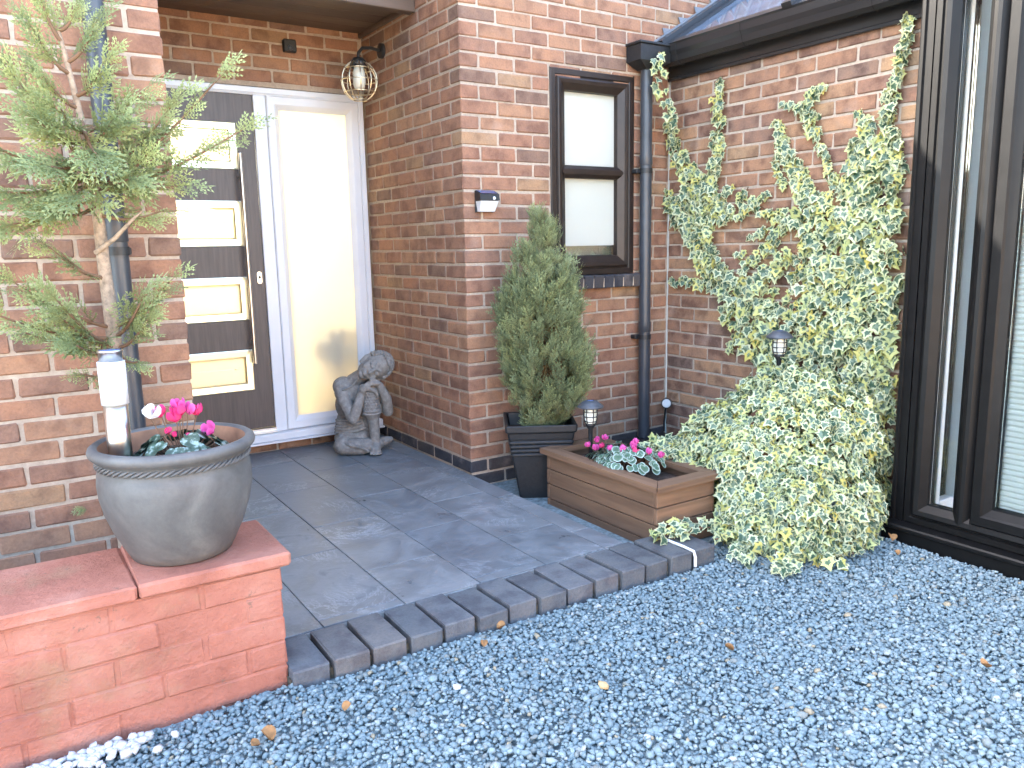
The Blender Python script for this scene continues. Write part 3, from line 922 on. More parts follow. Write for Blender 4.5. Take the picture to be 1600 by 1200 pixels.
# hall behind the door: added warm glow to light the panes, console plant whose shadow falls on the frosted pane
hall = MB()
hx0, hx1, hy0, hy1, hz0, hz1 = -1.55, .35, 1.305, 4.2, .06, 2.5
hall.add([(hx0, hy0, hz0), (hx1, hy0, hz0), (hx1, hy1, hz0), (hx0, hy1, hz0), (hx0, hy0, hz1), (hx1, hy0, hz1), (hx1, hy1, hz1), (hx0, hy1, hz1)],
         [(0, 1, 2, 3), (4, 5, 6, 7), (0, 3, 7, 4), (1, 2, 6, 5), (3, 2, 6, 7)])
ho = struct(hall.build('hall', 'hall_wall'))
hl = empty('hall_glow', (-.85, 2.3, 1.9)); tag(hl, 'warm lamp shining in the hall behind the frosted sidelight', 'lamp')
part(MB().ellip((-.85, 2.3, 1.75), (.24, .24, .30), 20, 14), 'glow_body', 'hall_glow_light', hl)
part(MB().tube([(-.85, 2.3, 2.04), (-.85, 2.3, 2.495)], .008, 8), 'glow_cord', 'black_metal', hl)
hp = empty('hall_plant', (-.28, 1.36, .06)); tag(hp, 'blurred house plant behind the frosted sidelight', 'plant')
part(MB().lathe([(0, 0), (.07, 0), (.10, .22), (.09, .22), (.085, .2), (0, .2)], 20, (-.30, 1.36, .06)), 'pot', 'terracotta', hp)
st_ = MB(); lf = MB()
for k in range(30):
    a = rng.uniform(0, 6.28); rr = rng.uniform(.02, .15); zt_ = rng.uniform(.50, .74)
    tip = (-.29 + rr * math.cos(a) * 1.1, 1.275 + abs(rr * math.sin(a)) * .35, zt_)
    st_.tube([(-.30, 1.36, .27), ((tip[0] - .29) / 2, 1.34, (zt_ + .3) / 2), tip], .004, 5)
    mx = Euler((rng.uniform(1.0, 2.1), rng.uniform(-.6, .6), a)).to_matrix()
    lf.ellip(tip, (.060, .045, .006), 8, 4, mx)
part(st_, 'stem', 'twig', hp); part(lf, 'leaves', 'dark_leaf', hp)

# ---------------------------------------------------------------- side window
wi = empty('side_window', (.85, .02, WZ0)); tag(wi, 'small brown framed window with two frosted panes beside the downpipe', 'window')
wy = fy(.006)
f = MB()
f.ring(WX0, WX1, WZ0, WZ1, [(0, -.08), (0, .008), (.004, .012), (.030, .012), (.036, .005), (.040, .005), (.046, .016), (.052, .018), (.070, .014), (.106, -.008), (.110, -.05)], wy)
part(f, 'frame', 'brown_upvc', wi)
t = MB()
zt0, zt1 = 1.583, 1.652
xa, xb = WX0 + .105, WX1 - .105
h = .006
# transom with arrow-shaped ends where it meets the bevel of the frame
zm = (zt0 + zt1) / 2
top = [(xa + .002, zt0, -.02), (xb - .002, zt0, -.02), (xb - .002, zt0, -.008), (xa + .002, zt0, -.008)]
def tpt(a, b, hh): return (a, .006 - hh, b)
vs = [tpt(xa, zt0, -.05), tpt(xb, zt0, -.05), tpt(xb, zt1, -.05), tpt(xa, zt1, -.05),
      tpt(xa, zt0, -.009), tpt(xb, zt0, -.009), tpt(xb, zt1, -.009), tpt(xa, zt1, -.009),
      tpt(xa - .03, zm, .0125), tpt(xb + .03, zm, .0125), tpt(xa - .018, zm - .014, .0115), tpt(xb + .018, zm - .014, .0115), tpt(xb + .018, zm + .014, .0115), tpt(xa - .018, zm + .014, .0115)]
fs = [(0, 1, 5, 4), (3, 7, 6, 2), (4, 5, 11, 10), (10, 11, 9, 8), (8, 9, 12, 13), (13, 12, 6, 7), (4, 10, 8), (8, 13, 7), (5, 9, 11), (9, 6, 12), (4, 8, 7), (5, 6, 9), (0, 4, 7, 3), (1, 2, 6, 5)]
t.add(vs, fs)
part(t, 'transom', 'brown_upvc', wi)
part(MB().box(WX0 + .108, WX1 - .108, .042, .046, zt1 - .004, WZ1 - .108), 'pane', 'privacy_glass', wi)
part(MB().box(WX0 + .108, WX1 - .108, .042, .046, WZ0 + .165, zt0 + .004), 'pane', 'privacy_glass', wi)
part(MB().box(WX0 + .108, WX1 - .108, .0435, .0465, WZ0 + .108, WZ0 + .163), 'clear_strip', 'clear_glass', wi)
part(MB().box(WX0 + .02, WX1 - .02, .16, .2, WZ0 + .02, WZ1 - .02), 'room_blind', 'render', wi)
part(MB().box(WX1 + .0005, WX1 + .004, -.004, .05, WZ0, WZ1 + .006), 'edge_trim', 'brown_upvc', wi)

# panes and surrounds belong to the door leaf, the tall pane to the sidelight
for ch in list(fd.children):
    if ch.name.startswith(('pane_surround', 'pane_bead')) or (ch.name.startswith('pane') and ch is not pane):
        ch.parent = leaf; ch.matrix_parent_inverse = Matrix.Identity(4)
pane.parent = slo; pane.matrix_parent_inverse = Matrix.Identity(4)
# ---------------------------------------------------------------- gutter, roof, flashing of the extension
er = empty('glass_roof', (XL, -.8, 2.16)); tag(er, 'black framed glass lean-to roof with lead flashing over the ivy wall', 'roof')
YE = -4.2
part(MB().box(XL - .022, XL + .05, YE, -.006, 2.15, 2.168, .002).box(XL - .016, XL + .05, YE, -.006, 2.1685, 2.345, .002), 'fascia', 'gutter_black', er)
# moulded gutter
gp = [(-.020, 2.315), (-.030, 2.235), (-.050, 2.215), (-.085, 2.215), (-.105, 2.232), (-.112, 2.262), (-.124, 2.285), (-.126, 2.318), (-.118, 2.318), (-.114, 2.287), (-.103, 2.266), (-.096, 2.238), (-.082, 2.224), (-.052, 2.224), (-.038, 2.242), (-.028, 2.315)]
part(MB().prism(gp, YE, -.05, lambda a, b, h: (XL + a, h, b)), 'gutter', 'gutter_black', er)
for yb in (-.155, -.62, -1.35, -2.1):
    part(MB().prism([(a * 1.035 - .001, 2.26 + (b - 2.26) * 1.07) for a, b in gp], yb - .018, yb + .018, lambda a, b, h: (XL + a, h, b)), 'gutter_bracket', 'gutter_black', er)
part(MB().prism(gp[:8], -.052, -.046, lambda a, b, h: (XL + a, h, b)), 'gutter_stop', 'gutter_black', er)
ang = math.atan2(.322, .546)
ca, sa = math.cos(ang), math.sin(ang)
def rp(s, y, h): return (XL - .10 + s * ca - h * sa, y, 2.315 + s * sa + h * ca)
def rbar(y0, y1, h0, h1, s0=-.02, s1=2.6):
    m_ = MB(); pts = [rp(s, y, h) for s in (s0, s1) for y in (y0, y1) for h in (h0, h1)]
    m_.add(pts, [(0, 1, 3, 2), (4, 6, 7, 5), (0, 4, 5, 1), (2, 3, 7, 6), (0, 2, 6, 4), (1, 5, 7, 3)]); return m_
part(rbar(-.085, -.012, 0, .055), 'glazing_bar', 'gutter_black', er)
part(rbar(-.130, -.086, .0, .030, -.02), 'glazing_bar', 'gutter_black', er)
for yb in (-.93, -1.75, -2.57, -3.4):
    part(rbar(yb - .028, yb + .028, 0, .05), 'glazing_bar', 'gutter_black', er)
part(rbar(YE, -.132, .0, .028, -.02, .05), 'eaves_bar', 'gutter_black', er)
prev = -.131
for yb in (-.93, -1.75, -2.57, -3.4):
    part(rbar(yb + .03, prev - .002, .010, .016, .052, 2.6), 'pane', 'roof_glass', er); prev = yb - .03
part(rbar(YE, -.1, -.12, -.10, .3, 2.5), 'ceiling_lining', 'white_upvc', er)
# stepped lead flashing let into the brick joints
for k in range(9):
    zt_ = 2.445 + .075 * k; x0 = 1.355 + .127 * k
    rl = lambda x: 2.30 + (x - 1.326) * .59
    m_ = MB()
    p = [(x0, zt_), (x0 + .150, zt_ + .004), (x0 + .175, rl(x0 + .175)), (x0 + .045, rl(x0 + .045))]
    m_.prism(p, -.0105 - .0012 * (k % 2), -.0045, lambda a, b, h: (a, h, b))
    part(m_, 'flashing', 'lead', er)
part(rbar(-.030, -.004, .056, .062, -.03, 2.6), 'flashing_apron', 'lead', er)

# ---------------------------------------------------------------- downpipes
def downpipe(name, label, x, y, z0, z1, clips, hopper=False):
    t_ = empty(name, (x, y, z0)); tag(t_, label, 'downpipe', None)
    part(MB().tube([(x, y, z0), (x, y, z1)], .034, 20), 'pipe', 'pipe_black', t_)
    for zc_ in clips:
        m_ = MB().tube([(x, y, zc_ - .014), (x, y, zc_ + .014)], .0385, 20)
        m_.box(x - .060, x + .045, y + .012, y + .058, zc_ - .012, zc_ + .012, .003)
        part(m_, 'clip', 'black_plastic', t_)
        part(MB().tube([(x, y, zc_ + .03), (x, y, zc_ + .034), (x, y, zc_ + .09)], [.0352, .0375, .0375], 20, False), 'socket', 'pipe_black', t_)
    return t_
dp = downpipe('downpipe', 'black round downpipe between the small window and the ivy wall', 1.188, -.062, .045, 2.20, (.665, 1.63))
hop = MB()
hv = [(1.085, -.125, 2.31), (1.31, -.125, 2.31), (1.31, -.006, 2.31), (1.085, -.006, 2.31), (1.085, -.125, 2.225), (1.31, -.125, 2.225), (1.31, -.006, 2.225), (1.085, -.006, 2.225),
      (1.150, -.10, 2.185), (1.226, -.10, 2.185), (1.226, -.024, 2.185), (1.150, -.024, 2.185)]
hop.add(hv, [(0, 1, 2, 3), (0, 4, 5, 1), (1, 5, 6, 2), (2, 6, 7, 3), (3, 7, 4, 0), (4, 8, 9, 5), (5, 9, 10, 6), (6, 10, 11, 7), (7, 11, 8, 4), (8, 11, 10, 9)])
part(hop, 'hopper', 'black_plastic', dp)
hl_ = part(MB().box(1.075, 1.345, -.135, -.005, 2.311, 2.325, .003), 'hopper_lid', 'black_plastic', dp)
hl_.parent = bpy.data.objects['hopper']; hl_.matrix_parent_inverse = Matrix.Identity(4)
downpipe('downpipe', 'grey black downpipe on the brick wall behind the conifer', -1.706, -.64, -.06, 3.6, (1.225,))
# black drain cover under the pipe
dr = empty('drain_cover', (1.2, -.16, -.085)); tag(dr, 'black plastic drain cover at the foot of the downpipe', 'drain cover')
part(MB().box(.93, 1.41, -.33, -.012, -.085, .030, .006), 'base', 'black_plastic', dr)
part(MB().box(.96, 1.385, -.31, -.02, .0305, .043, .004), 'lid', 'black_plastic', dr)

# ---------------------------------------------------------------- small fittings
# wall lamp with a wire cage in the porch
LC = Vector((-.172, .86, 2.165))
cl = empty('cage_lamp', (-.0, .90, 2.36)); tag(cl, 'round wire cage lamp on a bracket under the porch ceiling', 'lamp')
part(MB().tube([(0, .90, 2.355), (-.018, .90, 2.355)], .042, 20), 'wall_plate', 'black_metal', cl)
part(MB().tube([(-.02, .90, 2.355), (-.08, .89, 2.362), (-.14, .87, 2.350), (-.168, .862, 2.320), (-.172, .86, 2.285)], .009, 10), 'arm', 'black_metal', cl)
part(MB().lathe([(0, .125), (.03, .125), (.045, .105), (.05, .075), (.044, .075), (0, .08)], 20, LC), 'lamp_cap', 'black_metal', cl)
part(MB().lathe([(.0, .08), (.028, .08), (.036, .04), (.037, -.01), (.030, -.04), (0, -.05)], 20, LC), 'lamp_glass', 'pale_glass', cl)
cg = MB()
for k in range(10):
    a = 2 * math.pi * k / 10
    pts = [LC + Vector((.103 * math.sin(t) * math.cos(a), .103 * math.sin(t) * math.sin(a), .112 * math.cos(t))) for t in np.linspace(.42, 2.75, 12)]
    cg.tube(pts, .0036, 6, False)
for t in (.95, 1.55, 2.15, 2.74):
    r_, z_ = .103 * math.sin(t), .112 * math.cos(t)
    cg.tube([LC + Vector((r_ * math.cos(a), r_ * math.sin(a), z_)) for a in np.linspace(0, 2 * math.pi, 25)], .0036, 6, False)
part(cg, 'cage', 'brass', cl)
# little black sensor box over the door
sb = empty('sensor_box', (-.46, DY, 2.39)); tag(sb, 'small black sensor box on the bricks over the front door', 'sensor')
part(MB().box(-.498, -.422, DY - .034, DY - .002, 2.354, 2.426, .006), 'housing', 'black_plastic', sb)
part(MB().lathe([(0, 0), (.016, 0), (.014, .006), (0, .009)], 16), 'lens', 'solar_cap', sb)
lo = bpy.data.objects['lens']; lo.matrix_parent_inverse = Matrix.Identity(4); lo.matrix_basis = Matrix.Translation((0, -.0345, -.012)) @ Matrix.Rotation(R(90), 4, 'X')
# solar security light on the house corner
sw = empty('solar_wall_light', (.12, 0, 1.445)); tag(sw, 'black and white solar wall light on the house corner', 'lamp')
part(MB().box(.064, .176, -.012, -.003, 1.392, 1.500, .002), 'back_plate', 'black_plastic', sw)
v_ = [(.062, -.012, 1.502), (.178, -.012, 1.502), (.178, -.062, 1.480), (.062, -.062, 1.480), (.062, -.012, 1.448), (.178, -.012, 1.448), (.178, -.066, 1.450), (.062, -.066, 1.450)]
part(MB().add(v_, [(0, 1, 2, 3), (3, 2, 6, 7), (7, 6, 5, 4), (0, 3, 7, 4), (1, 5, 6, 2), (0, 4, 5, 1)]), 'housing', 'black_plastic', sw)
part(MB().add([(.070, -.0165, 1.5030), (.170, -.0165, 1.5030), (.170, -.0590, 1.4843), (.070, -.0590, 1.4843)], [(0, 1, 2, 3)]), 'solar_panel', 'solar_cell', sw)
v_ = [(.066, -.0125, 1.447), (.174, -.0125, 1.447), (.174, -.062, 1.447), (.066, -.062, 1.447), (.074, -.0125, 1.394), (.166, -.0125, 1.394), (.166, -.034, 1.394), (.074, -.034, 1.394)]
part(MB().add(v_, [(0, 1, 2, 3), (3, 2, 6, 7), (7, 6, 5, 4), (0, 3, 7, 4), (1, 5, 6, 2), (0, 4, 5, 1)]), 'diffuser', 'opal', sw)
part(MB().ellip((.145, -.066, 1.460), (.009, .006, .009), 12, 8), 'motion_sensor', 'opal', sw)
# small round spotlight in the inner corner
sp = empty('corner_spotlight', (1.385, -.05, .232)); tag(sp, 'small round white faced spotlight on a cable in the inner wall corner', 'spotlight')
d_ = (CAM - Vector((1.385, -.06, .232))).normalized()
c_ = Vector((1.375, -.062, .232))
part(MB().tube([c_ - d_ * .03, c_ - d_ * .012, c_ + d_ * .006, c_ + d_ * .010], [.016, .030, .033, .030], 18), 'head', 'black_plastic', sp)
part(MB().tube([c_ + d_ * .0102, c_ + d_ * .0135], [.027, .024], 18), 'lens', 'lens_grey', sp)
part(MB().tube([c_ - d_ * .01, (1.385, -.045, .20), (1.388, -.030, .10), (1.389, -.028, .046)], .006, 8), 'cable', 'black_plastic', sp)

# ---------------------------------------------------------------- conservatory on the right
CX = 1.15; CY = -1.69; CT = 3.0; ND = -4.4
cv = empty('conservatory', (CX, -2.4, -.1)); tag(cv, 'black framed conservatory corner with tall glazed panes beside the ivy', 'conservatory')
sx = lambda a, b, h: (CX - h, a, b)            # a = y, b = z, h = towards the garden
part(MB().box(CX - .05, CX + .10, ND, CY, -.095, -.022, .006).box(CX - .075, CX + .10, ND, CY - .004, -.0215, .002, .006), 'sill', 'black_upvc', cv)
part(MB().box(CX + .104, XL + .05, CY - .10, CY - .004, -.095, .002, .004), 'sill', 'black_upvc', cv)
# corner post built from stepped strips, as extruded profiles are
pp = [(CX + .10, CY - .002), (CX + .02, CY - .002), (CX + .012, CY - .012), (CX - .004, CY - .014), (CX - .010, CY - .022), (CX - .010, CY - .034), (CX - .003, CY - .038), (CX - .003, CY - .052),
      (CX - .012, CY - .056), (CX - .012, CY - .075), (CX + .10, CY - .075)]
part(MB().prism(pp, .0025, CT, lambda a, b, h: (a, b, h)), 'corner_post', 'black_upvc', cv)
Y0 = CY - .076
FP = [(0, -.06), (0, .006), (.004, .010), (.026, .010), (.031, .003), (.035, .003), (.041, .016), (.048, .018), (.066, .014), (.092, -.010), (.096, -.05)]
m_ = MB(); m_.ring(-3.25, Y0, .003, CT, FP, sx); part(m_, 'frame', 'black_upvc', cv)
# mullion with a pointed foot where its bevels meet those of the frame
zb, zt_ = .096, CT - .09
mv = []
for (yy, zz_, hh) in ((-1.966, zb, -.05), (-1.966, zb, -.010), (-1.992, zb - .030, .016), (-2.006, zb - .045, .0185), (-2.020, zb - .030, .016), (-2.046, zb, -.010), (-2.046, zb, -.05)):
    mv.append(sx(yy, zz_, hh))
mv2 = [(x, y, zt_) for x, y, z in mv]
nm_ = len(mv)
part(MB().add(mv + mv2, [tuple(range(nm_))[::-1], tuple(range(nm_, 2 * nm_))] + [(k, (k + 1) % nm_, nm_ + (k + 1) % nm_, nm_ + k) for k in range(nm_)]), 'mullion', 'black_upvc', cv)
part(MB().box(CX + .028, CX + .034, -1.968, Y0 - .094, .097, CT - .095), 'pane', 'clear_glass', cv)
part(MB().box(CX + .0275, CX + .0295, Y0 - .094, Y0 - .0905, .097, CT - .095), 'gasket', 'plastic_white', cv)
sash = MB(); sash.ring(-3.155, -2.0475, .072, CT - .08, [(0, -.03), (0, .012), (.006, .019), (.040, .019), (.047, .010), (.074, -.006), (.080, -.04)], sx)
part(sash, 'sash', 'black_upvc', cv)
part(MB().box(CX + .020, CX + .026, -3.078, -2.125, .148, CT - .155), 'pane', 'clear_glass', cv)
# narrow return light between the post and the brick wall, white on the inside
RY = -1.80
part(MB().box(CX + .101, CX + .135, RY, Y0 + .002, .003, CT).box(CX + .101, XL - .003, RY, RY + .03, -.005, .055), 'return_frame', 'black_upvc', cv)
part(MB().box(CX + .101, CX + .130, RY - .045, RY - .001, .003, CT, .003).box(XL - .028, XL + .085, RY - .05, RY - .001, .003, CT, .006).box(CX + .131, XL - .029, RY - .045, RY - .001, .003, .085, .004), 'return_lining', 'white_upvc', cv)
part(MB().box(CX + .136, XL - .004, RY + .004, RY + .009, .056, CT), 'pane', 'clear_glass', cv)
# pleated white blind behind the second light
bl = MB(); vsb = []; fsb = []
zz = np.arange(.14, 1.32, .011)
for i, z_ in enumerate(zz):
    xo = CX + .050 + (.012 if i % 2 else 0)
    vsb += [(xo, -2.105, z_), (xo, -3.10, z_)]
    if i: fsb.append((2 * i - 2, 2 * i - 1, 2 * i + 1, 2 * i))
bl.add(vsb, fsb)
bo = bl.build('pleated_blind', 'plastic_white'); tag(bo, 'white pleated blind hanging behind the conservatory window', 'blind')
# room behind: floor, far wall
rm = MB()
rm.add([(CX + .12, ND, .01), (4.0, ND, .01), (4.0, RY - .01, .01), (CX + .12, RY - .01, .01), (4.0, ND, 2.9), (4.0, RY - .01, 2.9), (XL + .09, RY - .01, .01), (XL + .09, RY - .01, 2.9)],
       [(0, 1, 2, 3), (1, 4, 5, 2), (6, 2, 5, 7)])
part(rm, 'room', 'render', cv)

# unseen board fence, added for warm bounce and for reflections in the door
fn = empty('bounce_fence', (-1, -9.0, GZ)); tag(fn, 'sunlit timber board fence across the drive, mirrored in the door panes', 'fence')
for k in range(40):
    x = -9 + k * .40
    part(MB().box(x, x + .385, -9.03, -9.0, GZ, 1.75 + rng.uniform(-.01, .01), .004), 'board', 'bounce_fence_wood', fn)
# ---------------------------------------------------------------- low red painted wall
rw = MB().box(-3.2, -1.4665, -1.4318, -1.135, -.16, .318).build('garden_wall', 'red_paint')
tag(rw, 'low brick garden wall painted terracotta red under the grey pot', 'wall')
W = Wall(rw)
for j in range(-2, 5):
    z = .318 - (4 - j) * .0755 - .0755 / 2
    st = -1.463 - (.11 if j % 2 else .222)
    W.brick((-1.463 - (.105 if j % 2 else .217) / 2, -1.4350 + rng.uniform(-.0035, .002), z), 0, (.105 if j % 2 else .217) - .003, .30, 'red_paint', .0718)
    for q0, q1 in runs(0, 0, st, .224, -3.18, st, []):
        W.brick(((q0 + q1) / 2, -1.4350 + rng.uniform(-.0035, .002), z), 0, q1 - q0 + .005, .1, 'red_paint', .0718)
W.finish()
for (a, b) in ((-3.2, -2.262), (-2.258, -1.843), (-1.8405, -1.436)):
    vs_, fs_ = cbox(a, b, -1.450, -1.098, .3215, .3600, .006)
    vs_ = [(x + rng.uniform(-.002, .002), y + rng.uniform(-.002, .002), z + rng.uniform(-.0012, .0012)) for x, y, z in vs_]
    MB().add(vs_, fs_).build('coping_stone', 'red_paint', rw)

# ---------------------------------------------------------------- large grey pot on the wall
PX, PY, PZ = -1.688, -1.245, .3612
pot = empty('grey_pot', (PX, PY, PZ)); tag(pot, 'large grey glazed pot with a rope band standing on the red wall', 'pot')
prof = [(0, .0), (.128, .0), (.136, .004), (.150, .03), (.176, .085), (.196, .145), (.205, .190), (.207, .225), (.204, .256), (.199, .268), (.2005, .276), (.2005, .288), (.203, .296),
        (.213, .302), (.2205, .310), (.2225, .319), (.2195, .328), (.211, .334), (.201, .334), (.195, .328)]
part(MB().lathe(prof, 64, (PX, PY, PZ)), 'body', 'glazed_pot', pot)
part(MB().lathe([(.195, .328), (.190, .31), (.187, .27), (.184, .25)], 64, (PX, PY, PZ)), 'inside', 'terracotta', pot)
sl_ = MB().lathe([(.186, .272), (.14, .277), (.08, .282), (0, .284)], 40, (PX, PY, PZ))
part(sl_, 'soil', 'soil', pot)
rope = MB()
nseg = 62
for k in range(nseg):
    a0 = 2 * math.pi * k / nseg; a1 = a0 + 2 * math.pi / nseg * 1.9
    pts = []
    for t in np.linspace(0, 1, 6):
        a = a0 + (a1 - a0) * t; r_ = .2000 + .0040 * math.sin(math.pi * t)
        pts.append((PX + r_ * math.cos(a), PY + r_ * math.sin(a), PZ + .273 + .018 * t))
    rope.tube(pts, [.0015, .0040, .0046, .0046, .0040, .0015], 6, False)
part(rope, 'rope_band', 'glazed_pot', pot)

# stainless solar post light stuck in the pot
SX, SY = -1.822, -1.205
sl2 = empty('solar_post_light', (SX, SY, .58)); tag(sl2, 'stainless steel solar post light with white diffuser standing in the grey pot', 'lamp')
part(MB().lathe([(0, .585), (.0315, .585), (.0315, .805), (0, .805)], 28, (SX, SY, 0)), 'post', 'steel', sl2)
part(MB().lathe([(0, .8055), (.0355, .8055), (.0355, .925), (0, .925)], 28, (SX, SY, 0)), 'diffuser', 'opal', sl2)
part(MB().lathe([(0, .9255), (.0305, .9255), (.0305, .950), (.033, .951), (.033, .956), (0, .956)], 28, (SX, SY, 0)), 'cap', 'steel', sl2)
part(MB().lathe([(0, .9565), (.029, .9565), (.029, .958), (0, .958)], 28, (SX, SY, 0)), 'solar_panel', 'solar_cell', sl2)

# ---------------------------------------------------------------- leaves and flowers of the cyclamens
def leaf_geo(outline, centre, cup=.0, fold=.0):
    """2-D outline (x across, y along) -> fan of triangles with edge attribute"""
    V = [(centre[0], centre[1], 0)] + [(x, y, 0) for x, y in outline]
    V = np.array(V, float)
    L_ = max(abs(V[:, 0]).max(), .001)
    V[:, 2] = fold * np.abs(V[:, 0]) / L_ - cup * (V[:, 0] ** 2 + (V[:, 1] - centre[1]) ** 2) / (L_ * L_)
    n = len(outline)
    F = np.array([(0, k + 1, (k + 1) % n + 1) for k in range(n)])
    e = np.array([0.0] + [1.0] * n)
    return V, F, e

def heart(n=18):
    pts = []
    for k in range(n):
        t = 2 * math.pi * k / n
        r_ = .46 + .10 * math.cos(t) - .16 * math.exp(-((abs(t - math.pi)) / .38) ** 2)
        pts.append((r_ * math.sin(t), .46 + r_ * math.cos(t)))
    return pts
HEART = leaf_geo(heart(), (0, .42), .10, .12)
ih = [(.0, .03), (.14, -.08), (.30, -.07), (.45, .05), (.36, .20), (.40, .30), (.58, .44), (.38, .52), (.27, .60), (.14, .82)]
IVY_OUT = ih + [(0, 1.02)] + [(-x, y) for x, y in ih[::-1][:-1]]
IVY = [leaf_geo([(x * sx_, y) for x, y in IVY_OUT], (0, .33), c_, f_) for sx_, c_, f_ in ((1, .10, .10), (.85, .16, .06), (1.1, .05, .16), (.95, .20, .0), (.75, .08, .12))]

def basis(ydir, nrm):
    """columns: across, along, normal"""
    y = ydir / (np.linalg.norm(ydir) + 1e-9)
    z = nrm - y * np.dot(nrm, y); z = z / (np.linalg.norm(z) + 1e-9)
    x = np.cross(y, z)
    return np.stack([x, y, z], 1)

class Leaves:
    def __init__(s): s.V = []; s.F = []; s.e = []; s.r = []; s.k = 0; s.items = []
    def put(s, tmpl, pos, B, size):
        s.items.append((tmpl, np.asarray(pos, float), B, size))
    def mesh(s, name, items=None):
        Vs = []; Fs = []; E_ = []; R_ = []; k = 0
        for tmpl, pos, B, size in (s.items if items is None else items):
            V, F, e = tmpl
            Vs.append(pos + (V * size) @ B.T); Fs.append(F + k); E_.append(e); R_.append(np.full(len(V), nr.uniform())); k += len(V)
        return tri_mesh(name, np.concatenate(Vs), np.concatenate(Fs), {'edge': np.concatenate(E_), 'rnd': np.concatenate(R_)})

def petal_flower(base, up, size, colour, parent, name='flower'):
    """cyclamen: five swept-back petals over a nodding throat"""
    up = np.array(up, float); up /= np.linalg.norm(up)
    L_ = Leaves()
    pet = leaf_geo([(0, 0), (.16, .1), (.30, .45), (.33, .75), (.20, 1.0), (0, 1.06), (-.20, 1.0), (-.33, .75), (-.30, .45), (-.16, .1)], (0, .5), .12, .1)
    a0 = rng.uniform(0, 6.28)
    ref = np.array([1.0, .2, .1]); u = np.cross(up, ref); u /= np.linalg.norm(u); w = np.cross(up, u)
    for k in range(5):
        a = a0 + k * 2 * math.pi / 5 + rng.uniform(-.2, .2)
        out = u * math.cos(a) + w * math.sin(a)
        dirn = up * rng.uniform(.8, 1.0) + out * rng.uniform(.35, .75)
        L_.put(pet, np.array(base) + out * size * .12, basis(dirn, out - up * .3), size * rng.uniform(.85, 1.1))
    me = L_.mesh(name); o = link(name, me, colour)
    o.parent = parent; o.matrix_parent_inverse = Matrix.Translation(-parent.location)
    return o

def cyclamen(name, label, centre, flowers, nleaf, rad, leafmat_, lsize, colour, stemcol='twig', hgt=.05, oval=False):
    t_ = empty(name, centre); tag(t_, label, 'flower')
    cx_, cy_, cz_ = centre
    st2 = MB()
    for k in range(nleaf):
        L_ = Leaves()
        a = rng.uniform(0, 6.28); q_ = math.sqrt(rng.uniform(.02, 1)); tilt = q_; rr = q_ * rad * (1 - .38 * math.cos(a) ** 2 if oval else 1)
        pos = np.array([cx_ + rr * math.cos(a), cy_ + rr * math.sin(a), cz_ + hgt * (1.05 - (.5 if oval else .75) * tilt ** 2) + rng.uniform(-.006, .008)])
        out = np.array([math.cos(a), math.sin(a), 0.0])
        yd = out + np.array([rng.uniform(-.5, .5), rng.uniform(-.5, .5), -.25 - .5 * tilt])
        nm = np.array([0, 0, 1.0]) + out * (.25 + .8 * tilt) + np.array([rng.uniform(-.3, .3), rng.uniform(-.3, .3), 0])
        L_.put(HEART, pos, basis(yd, nm), lsize * rng.uniform(.7, 1.15))
        o = link('leaf', L_.mesh('leaf'), leafmat_); o.parent = t_; o.matrix_parent_inverse = Matrix.Translation(-t_.location)
        st2.tube([(cx_ + rr * .2 * math.cos(a), cy_ + rr * .2 * math.sin(a), cz_ - .01), tuple(pos - np.array([0, 0, .003]))], .0014, 5, False)
    for (fx, fyy, fz, s_, col) in flowers:
        petal_flower((fx, fyy, fz), (rng.uniform(-.5, .5), rng.uniform(-.5, .3), 1), s_, col, t_)
        st2.tube([(cx_ + (fx - cx_) * .3, cy_ + (fyy - cy_) * .3, cz_), (fx, fyy, fz + .012)], .0016, 5, False)
    stuff(part(st2, 'stems', stemcol, t_))
    return t_
cyclamen('cyclamen', 'pink and white cyclamen flowering in the large grey pot', (-1.665, -1.245, .640),
         [(-1.745, -1.24, .755, 0.043, 'petal_white'), (-1.712, -1.23, .752, 0.037, 'petal_pink'), (-1.676, -1.25, .738, 0.037, 'petal_pink'), (-1.658, -1.25, .755, 0.037, 'petal_pink'),
          (-1.640, -1.235, .752, 0.037, 'petal_magenta'), (-1.664, -1.23, .768, 0.037, 'petal_magenta'), (-1.612, -1.215, .742, 0.035, 'petal_pink'), (-1.585, -1.25, .690, 0.037, 'petal_magenta'),
          (-1.705, -1.25, .708, .020, 'petal_pink'), (-1.69, -1.26, .700, .016, 'petal_pink'), (-1.655, -1.27, .690, .018, 'petal_pink')], 60, .115, 'dark_leaf', .052, 'petal_pink', hgt=.066)

# ---------------------------------------------------------------- wooden planter
BX0, BX1, BY0, BY1, BZ0, BZ1 = .180, .524, -1.250, -.452, -.085, .212
pl = empty('wooden_planter', (.356, -.853, BZ0)); tag(pl, 'brown timber board planter box beside the slate patio', 'planter')
bh = .0775; zs_ = [BZ1 - .026 - bh * k for k in range(4)] + [BZ0]
for k in range(4):
    z1 = zs_[k] - .0022; z0 = zs_[k + 1] + .0022
    part(MB().box(BX0, BX0 + .020, BY0 + .0215, BY1 - .0215, z0, z1, .0022), 'board', 'planter_wood_y', pl)
    part(MB().box(BX1 - .020, BX1, BY0 + .0215, BY1 - .0215, z0, z1, .0022), 'board', 'planter_wood_y', pl)
    part(MB().box(BX0, BX1, BY0, BY0 + .020, z0, z1, .0022), 'board', 'planter_wood_x', pl)
    part(MB().box(BX0, BX1, BY1 - .020, BY1, z0, z1, .0022), 'board', 'planter_wood_x', pl)
o_, i_ = .026, .048
